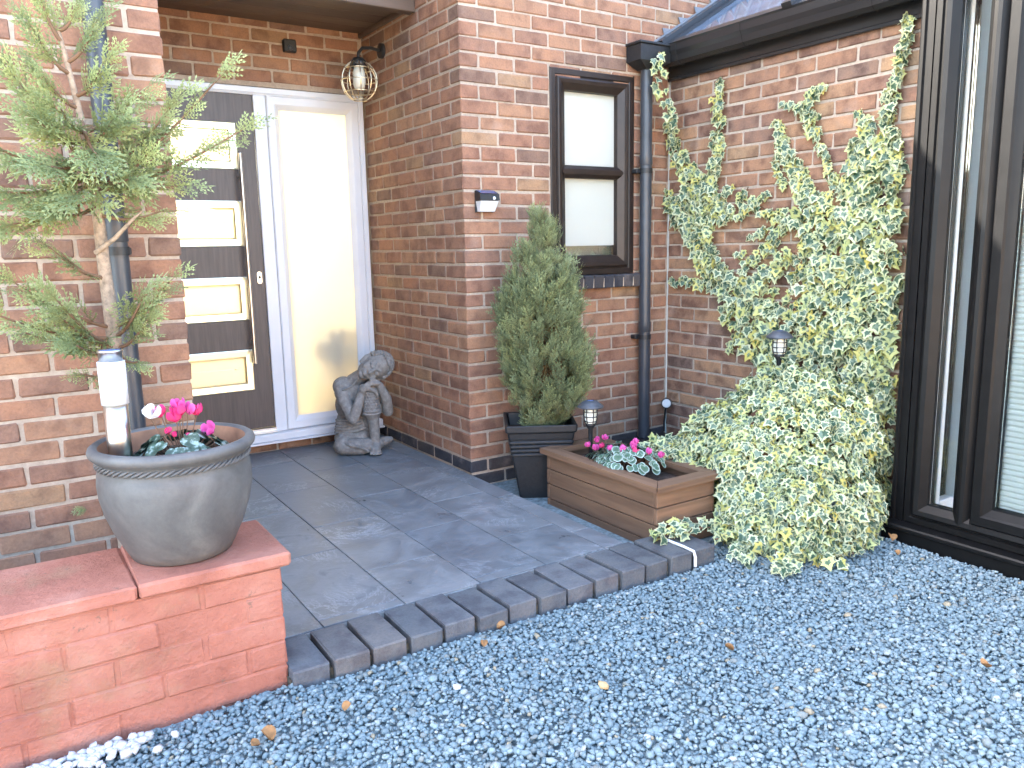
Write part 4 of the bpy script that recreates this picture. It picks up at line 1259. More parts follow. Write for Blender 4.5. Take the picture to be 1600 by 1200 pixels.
def rim(pts, material):
    vs_ = [(x, y, z) for z in (BZ1 - .0255, BZ1) for x, y in pts]
    return part(MB().add(vs_, [(3, 2, 1, 0), (4, 5, 6, 7), (0, 1, 5, 4), (1, 2, 6, 5), (2, 3, 7, 6), (3, 0, 4, 7)]), 'rim_board', material, pl)
a0, a1, b0, b1 = BX0 - o_, BX1 + o_, BY0 - o_, BY1 + o_
c0, c1, d0, d1 = BX0 + i_, BX1 - i_, BY0 + i_, BY1 - i_
g_ = .0012
rim([(a0, b0 + g_), (c0, d0 + g_), (c0, d1 - g_), (a0, b1 - g_)], 'planter_wood_y')
rim([(a1, b0 + g_), (a1, b1 - g_), (c1, d1 - g_), (c1, d0 + g_)], 'planter_wood_y')
rim([(a0 + g_, b0 - .003), (a1 - g_, b0 - .003), (c1 - g_, d0), (c0 + g_, d0)], 'planter_wood_x')
rim([(a0 + g_, b1), (c0 + g_, d1), (c1 - g_, d1), (a1 - g_, b1)], 'planter_wood_x')
part(MB().box(BX0 + .021, BX1 - .021, BY0 + .021, BY1 - .021, BZ0 + .01, .150), 'soil', 'soil', pl)
part(MB().box(.1835, .1848, -1.058, -1.040, .100, .112), 'knot_hole', 'black_plastic', pl)

cyclamen('cyclamen', 'magenta cyclamen with silver edged leaves in the timber planter', (.340, -.870, .150),
         [(0.262, -0.690, 0.250, 0.028, 'petal_magenta'), (0.300, -0.705, 0.273, 0.029, 'petal_magenta'), (0.335, -0.720, 0.280, 0.031, 'petal_magenta'), (0.285, -0.770, 0.260, 0.026, 'petal_pink'), (0.265, -0.840, 0.260, 0.028, 'petal_magenta'), (0.285, -0.900, 0.263, 0.034, 'petal_magenta'), (0.330, -0.930, 0.280, 0.033, 'petal_magenta'), (0.360, -0.900, 0.288, 0.031, 'petal_magenta'), (0.315, -0.955, 0.263, 0.031, 'petal_pink'), (0.360, -1.000, 0.263, 0.030, 'petal_magenta'), (0.395, -1.040, 0.250, 0.031, 'petal_magenta'), (0.270, -0.730, 0.238, 0.032, 'petal_magenta')], 150, .190, 'silver_leaf', .046, 'petal_magenta', 'twig', .135, True)

# solar stake lights
def stake_light(name, label, x, y, z0, ztop, tilt=(0, 0), lean=None):
    t_ = empty(name, (x, y, z0)); tag(t_, label, 'lamp', 'solar stake lights among the plants')
    h_ = ztop
    part(MB().lathe([(0, h_ + .030), (.020, h_ + .030), (.032, h_ + .028), (.064, h_ + .004), (.066, h_ - .004), (.062, h_ - .006), (.03, h_ - .002), (0, h_ - .002)], 12, (x, y, 0)), 'cap', 'solar_cap', t_)
    part(MB().lathe([(0, h_ + .0302), (.0185, h_ + .0302), (.0185, h_ + .0320), (0, h_ + .0320)], 12, (x, y, 0)), 'solar_panel', 'solar_cell', t_)
    part(MB().lathe([(.028, h_ - .003), (.030, h_ - .03), (.030, h_ - .06), (.025, h_ - .083)], 20, (x, y, 0)), 'lamp_glass', 'pale_glass', t_)
    cg_ = MB()
    for k in range(6):
        a = 2 * math.pi * k / 6 + .3
        cg_.tube([(x + r_ * math.cos(a), y + r_ * math.sin(a), h_ + dz) for r_, dz in ((.033, -.003), (.034, -.045), (.031, -.07), (.024, -.09))], .0026, 6, False)
    for dz, r_ in ((-.026, .0338), (-.050, .0342), (-.074, .0305)):
        cg_.tube([(x + r_ * math.cos(a), y + r_ * math.sin(a), h_ + dz) for a in np.linspace(0, 2 * math.pi, 19)], .0024, 6, False)
    part(cg_, 'cage', 'black_metal', t_)
    part(MB().lathe([(0, h_ - .084), (.026, h_ - .084), (.025, h_ - .096), (.012, h_ - .115), (.011, h_ - .15), (.011, z0), (0, z0)], 14, (x, y, 0)), 'stem', 'black_plastic', t_)
    return t_
stake_light('solar_stake_light', 'black solar stake light in the timber planter', .355, -.585, .095, .425)
stake_light('solar_stake_light', 'black solar stake light poking out of the ivy mound', 1.12, -1.10, .05, .755)

# ---------------------------------------------------------------- square black pot
QX, QY, QZ = .268, -.262, -.0842
qa = R(-31)
sq = empty('square_pot', (QX, QY, QZ), qa); tag(sq, 'tall square black pot with ribbed band holding the clipped cypress', 'pot')
def sqring(hw, z, r_=.012, n=4):
    pts = []
    for cx_, cy_, a0_ in ((1, 1, 0), (-1, 1, 90), (-1, -1, 180), (1, -1, 270)):
        for k in range(n + 1):
            a = R(a0_ + 90 * k / n)
            pts.append((cx_ * (hw - r_) + r_ * math.cos(a), cy_ * (hw - r_) + r_ * math.sin(a), z))
    return pts
H_ = .405
lv = [(.108, 0), (.112, .005)]
def hwz(z): return .112 + (.178 - .112) * z / H_
for z in (.230,): lv.append((hwz(z), z))
for k in range(4):
    z = .240 + k * .022
    lv += [(hwz(z) + .0005, z), (hwz(z) + .005, z + .005), (hwz(z) + .005, z + .011), (hwz(z) + .0005, z + .016)]
lv += [(hwz(.335), .335), (hwz(.362), .362), (.179, .369), (.182, .373), (.184, .402), (.182, .405), (.170, .405), (.166, .402), (.158, .35), (.153, .32)]
vs_ = []; fs_ = []
for hw, z in lv: vs_ += sqring(hw, z)
nn = 20
for i in range(len(lv) - 1):
    for k in range(nn): fs_.append((i * nn + k, i * nn + (k + 1) % nn, (i + 1) * nn + (k + 1) % nn, (i + 1) * nn + k))
fs_.append(tuple(range(nn))[::-1])
MB().add(vs_, fs_).build('body', 'black_plastic', sq)
MB().add(sqring(.156, .338), [tuple(range(nn))]).build('soil', 'soil', sq)

# ---------------------------------------------------------------- odds and ends on the gravel
def dry_leaf(x, y, label, s_, z=None):
    L_ = Leaves(); z_ = (gz(x, y) + .030) if z is None else z
    yd = np.array([rng.uniform(-1, 1), rng.uniform(-1, 1), rng.uniform(-.1, .2)])
    L_.put(leaf_geo(heart(), (0, .42), -.25, .35), (x, y, z_), basis(yd, np.array([rng.uniform(-.3, .3), rng.uniform(-.3, .3), 1])), s_)
    tag(link('dry_leaf', L_.mesh('dry_leaf'), 'dry_leaf'), label, 'leaf', 'dry leaves on the gravel')
for (x, y, s_) in ((-.25, -2.064, .032), (-.804, -1.53, .035), (.292, -2.563, .035), (-1.592, -1.725, .045), (-1.62, -1.71, .03), (-.9, -1.62, .025), (1.02, -1.80, .04), (.9, -1.9, .03), (-1.40, -1.70, .03)):
    dry_leaf(x, y, 'small curled brown leaf lying on the grey gravel', s_)
V, F = stones(np.array([-.719]), np.array([-1.987]), np.array([gz(-.719, -1.987) + .026]), np.array([.024]))
tag(link('tan_stone', tri_mesh('tan_stone', V, F), 'tan_stone'), 'single yellow tan pebble lying on the grey gravel', 'stone')
V, F = stones(np.array([-1.079]), np.array([-1.764]), np.array([gz(-1.079, -1.764) + .026]), np.array([.018]))
tag(link('white_stone', tri_mesh('white_stone', V, F), 'white_stone'), 'single white pebble lying on the grey gravel', 'stone')
# ---------------------------------------------------------------- resting figure of cast stone by the door
SLOC = (-.262, .845, .0015); SROT = R(-22)
fig = empty('stone_figure', SLOC, SROT)
tag(fig, 'grey stone figure seated with its head resting on hands and knee beside the front door', 'statue')
def capsule(mb, a, b, ra, rb, n=14):
    a, b = Vector(a), Vector(b); d = (b - a)
    L_ = max(d.length, 1e-4); t = d / L_
    pts = []; rs = []
    for k in range(5):
        th = math.pi / 2 * (1 - k / 4); pts.append(a - t * ra * math.sin(th)); rs.append(max(ra * math.cos(th), .0004))
    for k in range(5):
        th = math.pi / 2 * k / 4; pts.append(b + t * rb * math.sin(th)); rs.append(max(rb * math.cos(th), .0004))
    mb.tube(pts, rs, n, True)
def chain(mb, pts, rs):
    for k in range(len(pts) - 1): capsule(mb, pts[k], pts[k + 1], rs[k], rs[k + 1])
def fuse(mb, name, vox, it, material, parent):
    me0 = mb.mesh('tmp'); o0 = bpy.data.objects.new('tmp', me0); COL.objects.link(o0)
    r_ = o0.modifiers.new('r', 'REMESH'); r_.mode = 'VOXEL'; r_.voxel_size = vox; r_.use_smooth_shade = True
    s_ = o0.modifiers.new('s', 'SMOOTH'); s_.factor = .5; s_.iterations = it
    dg = bpy.context.evaluated_depsgraph_get(); dg.update()
    me = bpy.data.meshes.new_from_object(o0.evaluated_get(dg)); me.name = name
    bpy.data.objects.remove(o0); bpy.data.meshes.remove(me0)
    me.materials.clear()
    return link(name, me, material, parent, True)
b_ = MB()
# seat: hips, folded leg lying on the ground
b_.ellip((-.055, .035, .075), (.125, .115, .085), 20, 14)
chain(b_, [(-.03, .04, .085), (-.105, -.035, .070), (-.125, -.075, .058)], [.085, .070, .058])
chain(b_, [(-.125, -.075, .055), (-.02, -.095, .048), (.075, -.055, .050)], [.055, .050, .040])
chain(b_, [(.075, -.045, .050), (.135, -.015, .060), (.158, -.005, .064)], [.036, .026, .017])
b_.ellip((-.01, .02, .04), (.13, .13, .045), 20, 10)
# torso leaning over
b_.ellip((-.062, .045, .175), (.100, .088, .11), 20, 14)
b_.ellip((-.066, .035, .285), (.097, .080, .11), 20, 14)
b_.ellip((-.058, .010, .365), (.105, .076, .085), 20, 14)
capsule(b_, (-.118, -.012, .405), (.038, .030, .408), .052, .050)
chain(b_, [(-.045, .0, .43), (.010, -.035, .475), (.03, -.045, .49)], [.050, .042, .042])
# raised leg
chain(b_, [(.0, .05, .10), (.055, -.03, .26), (.048, -.085, .375)], [.062, .058, .046])
chain(b_, [(.048, -.088, .375), (.050, -.092, .255)], [.043, .049])
chain(b_, [(.055, -.088, .25), (.062, -.080, .16), (.063, -.078, .07)], [.040, .033, .029])
chain(b_, [(.063, -.082, .055), (.064, -.120, .030), (.064, -.138, .020)], [.034, .033, .020])
for k in range(5):
    x = .036 + k * .0135; capsule(b_, (x, -.13, .018), (x + (.064 - x) * -.06, -.150 - .006 * math.sin(k * .8), .013), .010, .0085 if k < 4 else .007, 8)
# arms
chain(b_, [(-.120, -.015, .405), (-.098, -.070, .315), (-.058, -.125, .225)], [.046, .042, .034])
chain(b_, [(-.058, -.125, .225), (-.025, -.130, .31), (.000, -.118, .385)], [.034, .031, .022])
chain(b_, [(.050, .032, .405), (.115, .005, .325), (.150, -.035, .245)], [.048, .042, .034])
chain(b_, [(.150, -.035, .245), (.142, -.075, .33), (.105, -.100, .415)], [.034, .032, .024])
# hands folded over the knee
b_.ellip((.010, -.118, .405), (.024, .022, .030), 14, 10)
b_.ellip((.070, -.110, .432), (.048, .030, .018), 16, 10)
for k in range(4):
    f_ = k / 3
    chain(b_, [(.075 - .01 * k, -.122 - .006 * k, .436 - .003 * k), (.040 - .008 * k, -.140, .440 - .010 * k), (.012, -.146, .424 - .010 * k), (-.006 + .004 * k, -.140, .398 - .006 * k)], [.0095, .0092, .0085, .0068])
for k in range(4):
    chain(b_, [(.015 + .012 * k, -.135, .405 - .004 * k), (.045 + .010 * k, -.142, .408 - .006 * k), (.078 + .004 * k, -.132, .388 - .008 * k), (.088, -.122, .365 - .006 * k)], [.0092, .0090, .0080, .0066])
capsule(b_, (.085, -.115, .445), (.055, -.128, .458), .011, .008, 8)
# head tilted on the hands
HU = Vector((.925, .06, .375)).normalized()
HF = Vector((-.16, -.97, -.10)); HF = (HF - HU * HF.dot(HU)).normalized()
HS = HU.cross(HF).normalized()
HC = Vector((.086, -.060, .523))
HM = Matrix((HU, HS, HF)).transposed()
def hp_(u, s, f): return HC + HU * u + HS * s + HF * f
b_.ellip(hp_(.012, 0, -.004), (.094, .076, .080), 24, 18, HM)
b_.ellip(hp_(-.048, 0, .010), (.062, .058, .062), 20, 14, HM)
b_.ellip(hp_(-.094, 0, .044), (.020, .026, .020), 14, 10, HM)
chain(b_, [hp_(.000, 0, .076), hp_(-.030, 0, .090), hp_(-.044, 0, .094)], [.0085, .0105, .0125])          # nose
for s in (-1, 1):
    capsule(b_, hp_(-.048, s * .010, .080), hp_(-.046, s * .014, .078), .007, .005, 8)
    chain(b_, [hp_(.002, s * .008, .078), hp_(.016, s * .026, .073), hp_(.006, s * .048, .056)], [.0052, .0058, .004])   # brow
    b_.ellip(hp_(-.010, s * .029, .066), (.009, .017, .010), 12, 8, HM)                                   # closed lid
    chain(b_, [hp_(-.014, s * .012, .073), hp_(-.020, s * .029, .072), hp_(-.013, s * .046, .060)], [.003, .0038, .003])
    chain(b_, [hp_(.006, s * .074, -.006), hp_(-.020, s * .078, .000), hp_(-.062, s * .066, .006)], [.012, .013, .010])  # long ear
chain(b_, [hp_(-.067, -.022, .068), hp_(-.066, 0, .078), hp_(-.067, .022, .068)], [.004, .0065, .004])
chain(b_, [hp_(-.077, -.016, .066), hp_(-.079, 0, .074), hp_(-.077, .016, .066)], [.004, .0070, .004])
b_.ellip(hp_(-.042, .040, .050), (.024, .020, .016), 12, 8, HM); b_.ellip(hp_(-.042, -.040, .050), (.024, .020, .016), 12, 8, HM)
fuse(b_, 'body', .0036, 2, 'cast_stone', fig)
# tight curls of hair
hr = MB()
for i in range(9):
    th = .10 + i * .175
    nk = max(1, int(2 * math.pi * math.sin(th) * .098 / .0205))
    for k in range(nk):
        a = 2 * math.pi * (k + .5 * (i % 2)) / nk
        s = math.sin(th) * math.cos(a); f = math.sin(th) * math.sin(a); u = math.cos(th)
        if f > .42 and u < .58 + .35 * (f - .42): continue
        p = hp_(.012 + .098 * u, .081 * s, -.004 + .086 * f)
        hr.ellip(p, (.0112, .0112, .0112), 8, 6)
hr.ellip(hp_(.018, 0, -.010), (.086, .071, .070), 20, 14, HM)
hr.build('hair', 'cast_stone', fig)
# robe: shoulder cloth, folds round the waist and over the folded leg, ornate knee cuff
rb = MB()
def on_torso(a, z, k=1.0):
    rx = .108 + .006 * math.sin(z * 20); return Vector((-.062 + rx * k * math.cos(a), .035 + .092 * k * math.sin(a), z))
for q in range(5):
    z0 = .140 + q * .019
    pts = [on_torso(a, z0 + .028 * math.cos(a * 1.0 - 1.0) - .02 * math.sin(a), 1.02 - q * .008) for a in np.linspace(-3.0, .25, 18)]
    rb.tube(pts, [.003] + [.0085] * 16 + [.003], 8)
pts = [(-.150, .03, .33), (-.140, -.045, .375), (-.105, -.075, .398), (-.055, -.078, .415), (-.020, -.070, .455), (-.005, -.055, .500), (.0, -.03, .53)]
rb.tube(pts, [.005, .0065, .0065, .006, .006, .005, .003], 8)
rb.ellip((-.105, .01, .405), (.066, .072, .058), 16, 12)
for q in range(4):
    pts = [(-.165 + .012 * q, .02 - .03 * q, .062 + .006 * q), (-.150 + .014 * q, -.085 - .004 * q, .090 - .012 * q), (-.085 + .012 * q, -.140 + .006 * q, .075 - .014 * q), (-.005 + .010 * q, -.145 + .004 * q, .050 - .008 * q), (.03, -.12, .030)]
    rb.tube(pts, [.004, .0105, .0105, .009, .004], 8)
rb.tube([(.05 + .053 * math.cos(a), -.092 + .053 * math.sin(a), .252 + .002 * math.sin(a)) for a in np.linspace(0, 2 * math.pi, 25)], .0065, 8, False)
rb.tube([(.05 + .052 * math.cos(a), -.092 + .052 * math.sin(a), .266) for a in np.linspace(0, 2 * math.pi, 25)], .0045, 8, False)
for row in range(6):
    for k in range(9):
        a = -math.pi + math.pi * (k + .5 * (row % 2)) / 8.5
        z = .282 + row * .017; r_ = .0475 - row * .0006
        c = Vector((.05 + r_ * math.cos(a), -.09 + r_ * math.sin(a), z))
        rb.tube([c + Vector((.009 * math.cos(t) * -math.sin(a), .009 * math.cos(t) * math.cos(a), .008 * math.sin(t))) for t in np.linspace(0, 5.2, 8)], .0036, 5, False)
fuse(rb, 'robe', .0034, 1, 'cast_stone', fig)
# ---------------------------------------------------------------- sprays of foliage
def diamond_spray(nb, spread, seed, fl=1.0):
    """upright plume: side shoots all round an axis, scale-leaved, one unit long"""
    g = np.random.default_rng(seed); V = []; F = []; e = []
    def dia(a, b, w, e0, e1, nrm):
        d = b - a; side = np.cross(d, nrm); side /= (np.linalg.norm(side) + 1e-9)
        k = len(V); mid = a + d * .45
        V.extend([a, mid + side * w, b, mid - side * w]); e.extend([e0, (e0 + e1) / 2, e1, (e0 + e1) / 2])
        F.extend([(k, k + 1, k + 2), (k, k + 2, k + 3)])
    dia(np.array([0, 0, 0.]), np.array([0, 1.0, 0]), .05, .1, 1, np.array([0, 0, 1.]))
    for i in range(nb):
        t = .08 + .86 * i / nb; a = i * 2.4 + g.uniform(-.4, .4)
        out = np.array([math.cos(a), 0, math.sin(a) * fl])
        L_ = spread * (1.05 - t) * g.uniform(.75, 1.15) + .09
        p = np.array([0, t, 0.]); q = p + (out * .75 + np.array([0, .75, 0])) * L_
        dia(p, q, .045, .25 + .3 * t, .65 + .35 * t, np.array([out[2], .3, -out[0]]))
        m_ = p + (q - p) * .55
        for s in (-1, 1):
            sd = np.cross(q - p, np.array([out[2], .3, -out[0]])); sd /= np.linalg.norm(sd) + 1e-9
            dia(m_, m_ + (q - p) * .38 + sd * s * L_ * .30, .030, .4 + .3 * t, .8 + .2 * t, np.array([out[2], .3, -out[0]]))
    return np.array(V), np.array(F), np.array(e)

def fern_spray(seed, n=7):
    """flat fan spray of a cypress: axis, curved side shoots, short leaflets; one unit long, lies in the x-y plane"""
    g = np.random.default_rng(seed); V = []; F = []; e = []
    def sliver(a, b, w, e0, e1):
        d = b - a; s = np.array([-d[1], d[0], 0]); s = s / (np.linalg.norm(s) + 1e-9) * w
        k = len(V); V.extend([a - s * .5, a + s * .5, a + d * .5 + s, b, a + d * .5 - s]); e.extend([e0, e0, (e0 + e1) / 2, e1, (e0 + e1) / 2])
        F.extend([(k, k + 1, k + 2), (k, k + 2, k + 4), (k + 4, k + 2, k + 3)])
    bend = g.uniform(-.18, .18)
    ax = lambda t: np.array([bend * t * t, t, -.22 * t * t])
    for i in range(5): sliver(ax(i / 5), ax((i + 1) / 5 + .03), .016, .0 + .7 * i / 5, .1 + .8 * i / 5)
    for i in range(n):
        t = .06 + .84 * i / n + g.uniform(-.03, .03)
        for s in (-1, 1):
            if g.uniform() < .10: continue
            L_ = .52 * (1.10 - t) ** .9 * g.uniform(.55, 1.2) + .05
            p = ax(max(t + .03 * s, .01)); ang = g.uniform(.55, 1.0)
            zc = g.uniform(-.25, .15)
            seg = max(2, int(L_ / .10)); r_ = p
            for k in range(seg):
                an = ang * (1 - .45 * k / seg)
                dirn = np.array([s * math.sin(an), math.cos(an), zc - .12 * k])
                q = r_ + dirn * L_ / seg
                tt = (k + 1) / seg; e0 = .15 + .35 * t + .35 * tt
                sliver(r_, q + dirn * .012, .017, e0 - .15, e0)
                side = np.array([-dirn[1], dirn[0], 0])
                for s2 in (-1, 1):
                    if g.uniform() < .12: continue
                    l2 = .135 * (1.15 - tt * .75) * g.uniform(.6, 1.25) * (.6 + L_)
                    sliver(r_ + (q - r_) * .3, r_ + (q - r_) * .3 + (dirn * .8 + side * s2 * .62) * l2, .017, e0 - .05, min(1, e0 + .25))
                r_ = q
    return np.array(V), np.array(F), np.array(e)

def put_many(tmpls, P_, B_, S_):
    """joined mesh of many sprays from numpy arrays"""
    Vs = []; Fs = []; E_ = []; R_ = []; k = 0
    for i in range(len(P_)):
        V, F, e = tmpls[i % len(tmpls)]
        Vs.append(P_[i] + (V * S_[i]) @ B_[i].T); Fs.append(F + k); E_.append(e); R_.append(np.full(len(V), nr.uniform())); k += len(V)
    return np.concatenate(Vs), np.concatenate(Fs), {'edge': np.concatenate(E_), 'rnd': np.concatenate(R_)}

# ---------------------------------------------------------------- clipped cypress in the square pot
cy = empty('cypress', (QX, QY, .255)); tag(cy, 'dense green cone shaped dwarf cypress growing in the square black pot', 'tree')
TX, TY = .285, -.270
env = [(.28, .05), (.33, .10), (.40, .145), (.48, .185), (.58, .212), (.70, .228), (.82, .232), (.92, .215), (1.02, .175), (1.12, .134), (1.22, .092), (1.31, .052), (1.39, .012)]
ez = np.array([a for a, b in env]); er_ = np.array([b for a, b in env])
part(MB().tube([(TX, TY, .255), (TX + .005, TY, .5), (TX, TY, .8), (TX, TY, 1.2)], [.022, .019, .014, .006], 10), 'trunk', 'bark', cy)
lob = [(nr.uniform(0, 6.28), nr.uniform(.4, 1.3), nr.uniform(.12, .34), nr.uniform(.28, .5)) for _ in range(18)]
def crown_r(z, a):
    r_ = np.interp(z, ez, er_)
    m_ = 1.0
    for (a0, z0, amp, wa) in lob:
        da = (a - a0 + np.pi) % (2 * np.pi) - np.pi
        m_ = m_ + amp * np.exp(-(da / wa) ** 2 - ((z - z0) / .11) ** 2)
    return r_ * (m_ * .92 - .17)
SPR = [diamond_spray(9, .36, s) for s in range(6)]
def crown(n, f0, f1, s0, s1, upw, ztop=1.37):
    P_ = []; B_ = []; S_ = []
    while len(P_) < n:
        z = nr.uniform(.28, ztop); a = nr.uniform(0, 2 * np.pi)
        if nr.uniform() > np.interp(z, ez, er_) / .24 + .1: continue
        if math.sin(a) > .55 and nr.uniform() < .5: continue
        r_ = crown_r(z, a) * nr.uniform(f0, f1) ** .6
        out = np.array([math.cos(a), math.sin(a), 0])
        ysc = .88 if out[1] > 0 else 1.0
        p = np.array([TX + r_ * out[0], min(TY + r_ * out[1] * ysc, -.012), z])
        d = out * nr.uniform(.15, .75) + np.array([nr.uniform(-.35, .35), nr.uniform(-.35, .35), upw])
        P_.append(p); B_.append(basis(d, nr.normal(size=3))); S_.append(nr.uniform(s0, s1))
    return P_, B_, S_
FANS = [fern_spray(100 + s, 5) for s in range(8)]
P_ = []; B_ = []; S_ = []
c0_, cb_, cs_ = crown(265, .80, 1.0, .1, .2, 1.0)
for c in c0_:
    cen = c - np.array([0, 0, .05])
    lean = np.array([(c[0] - TX) * 2.0, (c[1] - TY) * 2.0, 1.0])
    big = nr.uniform(.75, 1.25) * (.75 if c[2] > 1.15 else 1)
    for q in range(13):
        a = nr.uniform(0, 6.28); r_ = nr.uniform(0, .045) * big
        out = np.array([math.cos(a), math.sin(a), 0])
        p = cen + out * r_ + np.array([0, 0, nr.uniform(-.04, .05) * big])
        p[1] = min(p[1], -.015)
        d = lean + out * nr.uniform(0, .6) + nr.normal(size=3) * .14
        P_.append(p); B_.append(basis(d, out + nr.normal(size=3) * .3)); S_.append(nr.uniform(.065, .115) * big)
for k in range(40):      # ragged leading shoots
    a = nr.uniform(0, 6.28); r_ = nr.uniform(0, .055); z = 1.19 + nr.uniform(0, .17) * (1 - r_ / .08)
    P_.append(np.array([TX + r_ * math.cos(a) + .01, TY + r_ * math.sin(a), z])); B_.append(basis(np.array([nr.uniform(-.2, .2), nr.uniform(-.2, .2), 1.0]), nr.normal(size=3))); S_.append(nr.uniform(.08, .13))
V, F, at = put_many(FANS, P_, B_, S_)
o = link('crown', tri_mesh('crown', V, F, at), 'cypress_leaf'); o.parent = cy; o.matrix_parent_inverse = Matrix.Translation(-cy.location); stuff(o)
P_, B_, S_ = crown(900, .03, .22, .06, .10, .6, 1.05)
V, F, at = put_many(SPR, P_, B_, S_)
o = link('inner_twigs', tri_mesh('inner_twigs', V, F, at), 'dead_leaf'); o.parent = cy; o.matrix_parent_inverse = Matrix.Translation(-cy.location); stuff(o)

# ---------------------------------------------------------------- loose conifer behind the red wall
def at(u, v, Y): return np.array(unproject(u, v, 1, Y))
cf = empty('conifer', tuple(at(185, 700, -.86)[:2]) + (-.06,)); tag(cf, 'loose feathery conifer with bare pale trunk against the brick wall', 'tree')
TP = [(188, 760, -.86), (186, 640, -.86), (180, 545, -.86), (172, 480, -.86), (163, 420, -.86), (155, 350, -.87), (146, 290, -.88), (136, 225, -.88), (118, 150, -.88), (100, 80, -.88), (82, 15, -.88), (70, -60, -.88)]
trunk = [Vector(at(u, v, Y)) for u, v, Y in TP]
trunk = [Vector((trunk[0].x, trunk[0].y, -.06)), Vector((trunk[0].x, trunk[0].y, .3))] + trunk
rad_ = [.025, .025, .024, .023, .022, .021, .019, .017, .014, .011, .009, .007, .005, .003]
part(MB().tube(trunk, rad_, 12), 'trunk', 'bark', cf)
FRN = [fern_spray(s) for s in range(6)]
P_ = []; B_ = []; S_ = []; bt = MB()
def branch(p0, p1, n, s0, s1, sag=.03, wid=.9, r0=.006):
    p0 = np.array(p0); p1 = np.array(p1)
    pts = [p0 + (p1 - p0) * t + np.array([0, 0, -sag * math.sin(math.pi * t)]) for t in np.linspace(0, 1, 7)]
    bt.tube([tuple(p) for p in pts], [r0 * (1 - .8 * t) + .0012 for t in np.linspace(0, 1, 7)], 6)
    d0 = p1 - p0; L_ = np.linalg.norm(d0); d0 = d0 / L_
    for k in range(n):
        t = .18 + .82 * (k + nr.uniform(0, .8)) / n; t = min(t, 1)
        p = p0 + (p1 - p0) * t + np.array([0, 0, -sag * math.sin(math.pi * t)])
        side = np.array([d0[1], -d0[0], nr.uniform(-.2, .3)]) * (1 if k % 2 else -1)
        dirn = d0 * nr.uniform(.6, 1.2) + side * wid * nr.uniform(.2, .9) + np.array([0, 0, nr.uniform(-.35, .45)])
        if p[1] > -.66 and dirn[1] > 0: dirn[1] *= -.6
        tow = np.array([-.15, -1.0, .55]) + nr.normal(size=3) * .5
        P_.append(p); B_.append(basis(dirn, tow)); S_.append(nr.uniform(s0, s1) * (1.45 - .45 * t))
    P_.append(p1); B_.append(basis(d0 + np.array([0, 0, .1]), np.array([-.1, -.8, .7]) + nr.normal(size=3) * .2)); S_.append(s1)
def tpt_(i, f): return np.array(trunk[i].lerp(trunk[i + 1], f))
BR = [  # trunk position (v pixel), target u, v, Y, fronds, size
    (300, 345, 118, -.98, 9, .075, .11), (300, 378, 203, -1.02, 10, .08, .12), (290, 268, 165, -.95, 10, .08, .13), (280, 280, 290, -1.0, 7, .07, .10),
    (310, 230, 240, -1.0, 10, .09, .13), (330, 250, 330, -.98, 5, .06, .09),
    (250, 30, 130, -.95, 9, .09, .13), (260, -10, 230, -.98, 10, .09, .13), (270, 10, 300, -1.0, 9, .09, .13), (300, 20, 350, -.96, 9, .09, .13),
    (230, 60, 190, -1.0, 9, .09, .13), (220, 180, 180, -1.0, 9, .08, .13), (210, 225, 140, -.95, 8, .08, .11), (320, 90, 330, -1.02, 8, .08, .12),
    (150, 160, 100, -.95, 8, .07, .11), (160, 60, 110, -.92, 7, .07, .11), (100, 150, 35, -.92, 7, .06, .10), (110, 55, 50, -.92, 7, .06, .10), (60, 60, -10, -.9, 6, .06, .09), (50, 120, 5, -.9, 6, .06, .09),
    (190, 150, 240, -1.05, 10, .09, .13), (260, 120, 300, -1.06, 10, .09, .13), (240, 80, 260, -1.06, 9, .09, .13), (200, 95, 170, -1.0, 9, .08, .12), (270, 200, 280, -1.05, 8, .08, .12),
    (430, 75, 385, -.98, 4, .05, .08), (440, 95, 395, -.95, 4, .05, .07),
    (520, 265, 440, -1.0, 8, .07, .10), (530, 225, 460, -1.02, 9, .07, .11), (520, 20, 440, -1.0, 9, .07, .11), (530, -10, 490, -.98, 9, .08, .12), (540, 40, 520, -1.02, 9, .08, .12),
    (540, 90, 470, -1.05, 8, .07, .11), (550, 120, 540, -1.05, 8, .07, .11), (540, 100, 500, -1.0, 8, .08, .12), (545, 230, 500, -.98, 5, .06, .09), (555, 215, 565, -.98, 3, .05, .07), (560, 130, 585, -1.0, 4, .06, .08)]
for (tv, u, v, Y, n, s0, s1) in BR:
    # starting point on the trunk
    best = min(((abs(project(p)[1] - tv), k, f) for k in range(3, len(trunk) - 1) for f in (0, .25, .5, .75) for p in (trunk[k].lerp(trunk[k + 1], f),)), key=lambda q: q[0])
    p0 = tpt_(best[1], best[2])
    branch(p0, at(u, v, Y), n, s0, s1, .02)
V, F, at_ = put_many(FRN, P_, B_, S_)
o = link('crown', tri_mesh('crown', V, F, at_), 'conifer_leaf'); o.parent = cf; o.matrix_parent_inverse = Matrix.Translation(-cf.location); stuff(o)
stuff(part(bt, 'branches', 'twig', cf))
part(MB().tube([at(150, 395, -.87), at(180, 372, -.93), at(205, 345, -.96), at(222, 330, -.97)], [.009, .007, .005, .003], 8), 'dead_branch', 'bark', cf)
# tiny seedling rooted in the wall joint
sd = empty('seedling', tuple(at(112, 795, -.60))); tag(sd, 'tiny green seedling growing from the wall joint left of the grey pot', 'plant')
P_ = [at(135, 795, -.60)] * 3; B_ = [basis(np.array([-1, -.2, z]), np.array([0, -1, .5])) for z in (-.1, .25, -.4)]; S_ = [.05, .04, .035]
V, F, at_ = put_many(FRN, P_, B_, S_)
o = link('fronds', tri_mesh('fronds', V, F, at_), 'conifer_leaf'); o.parent = sd; o.matrix_parent_inverse = Matrix.Translation(-sd.location)

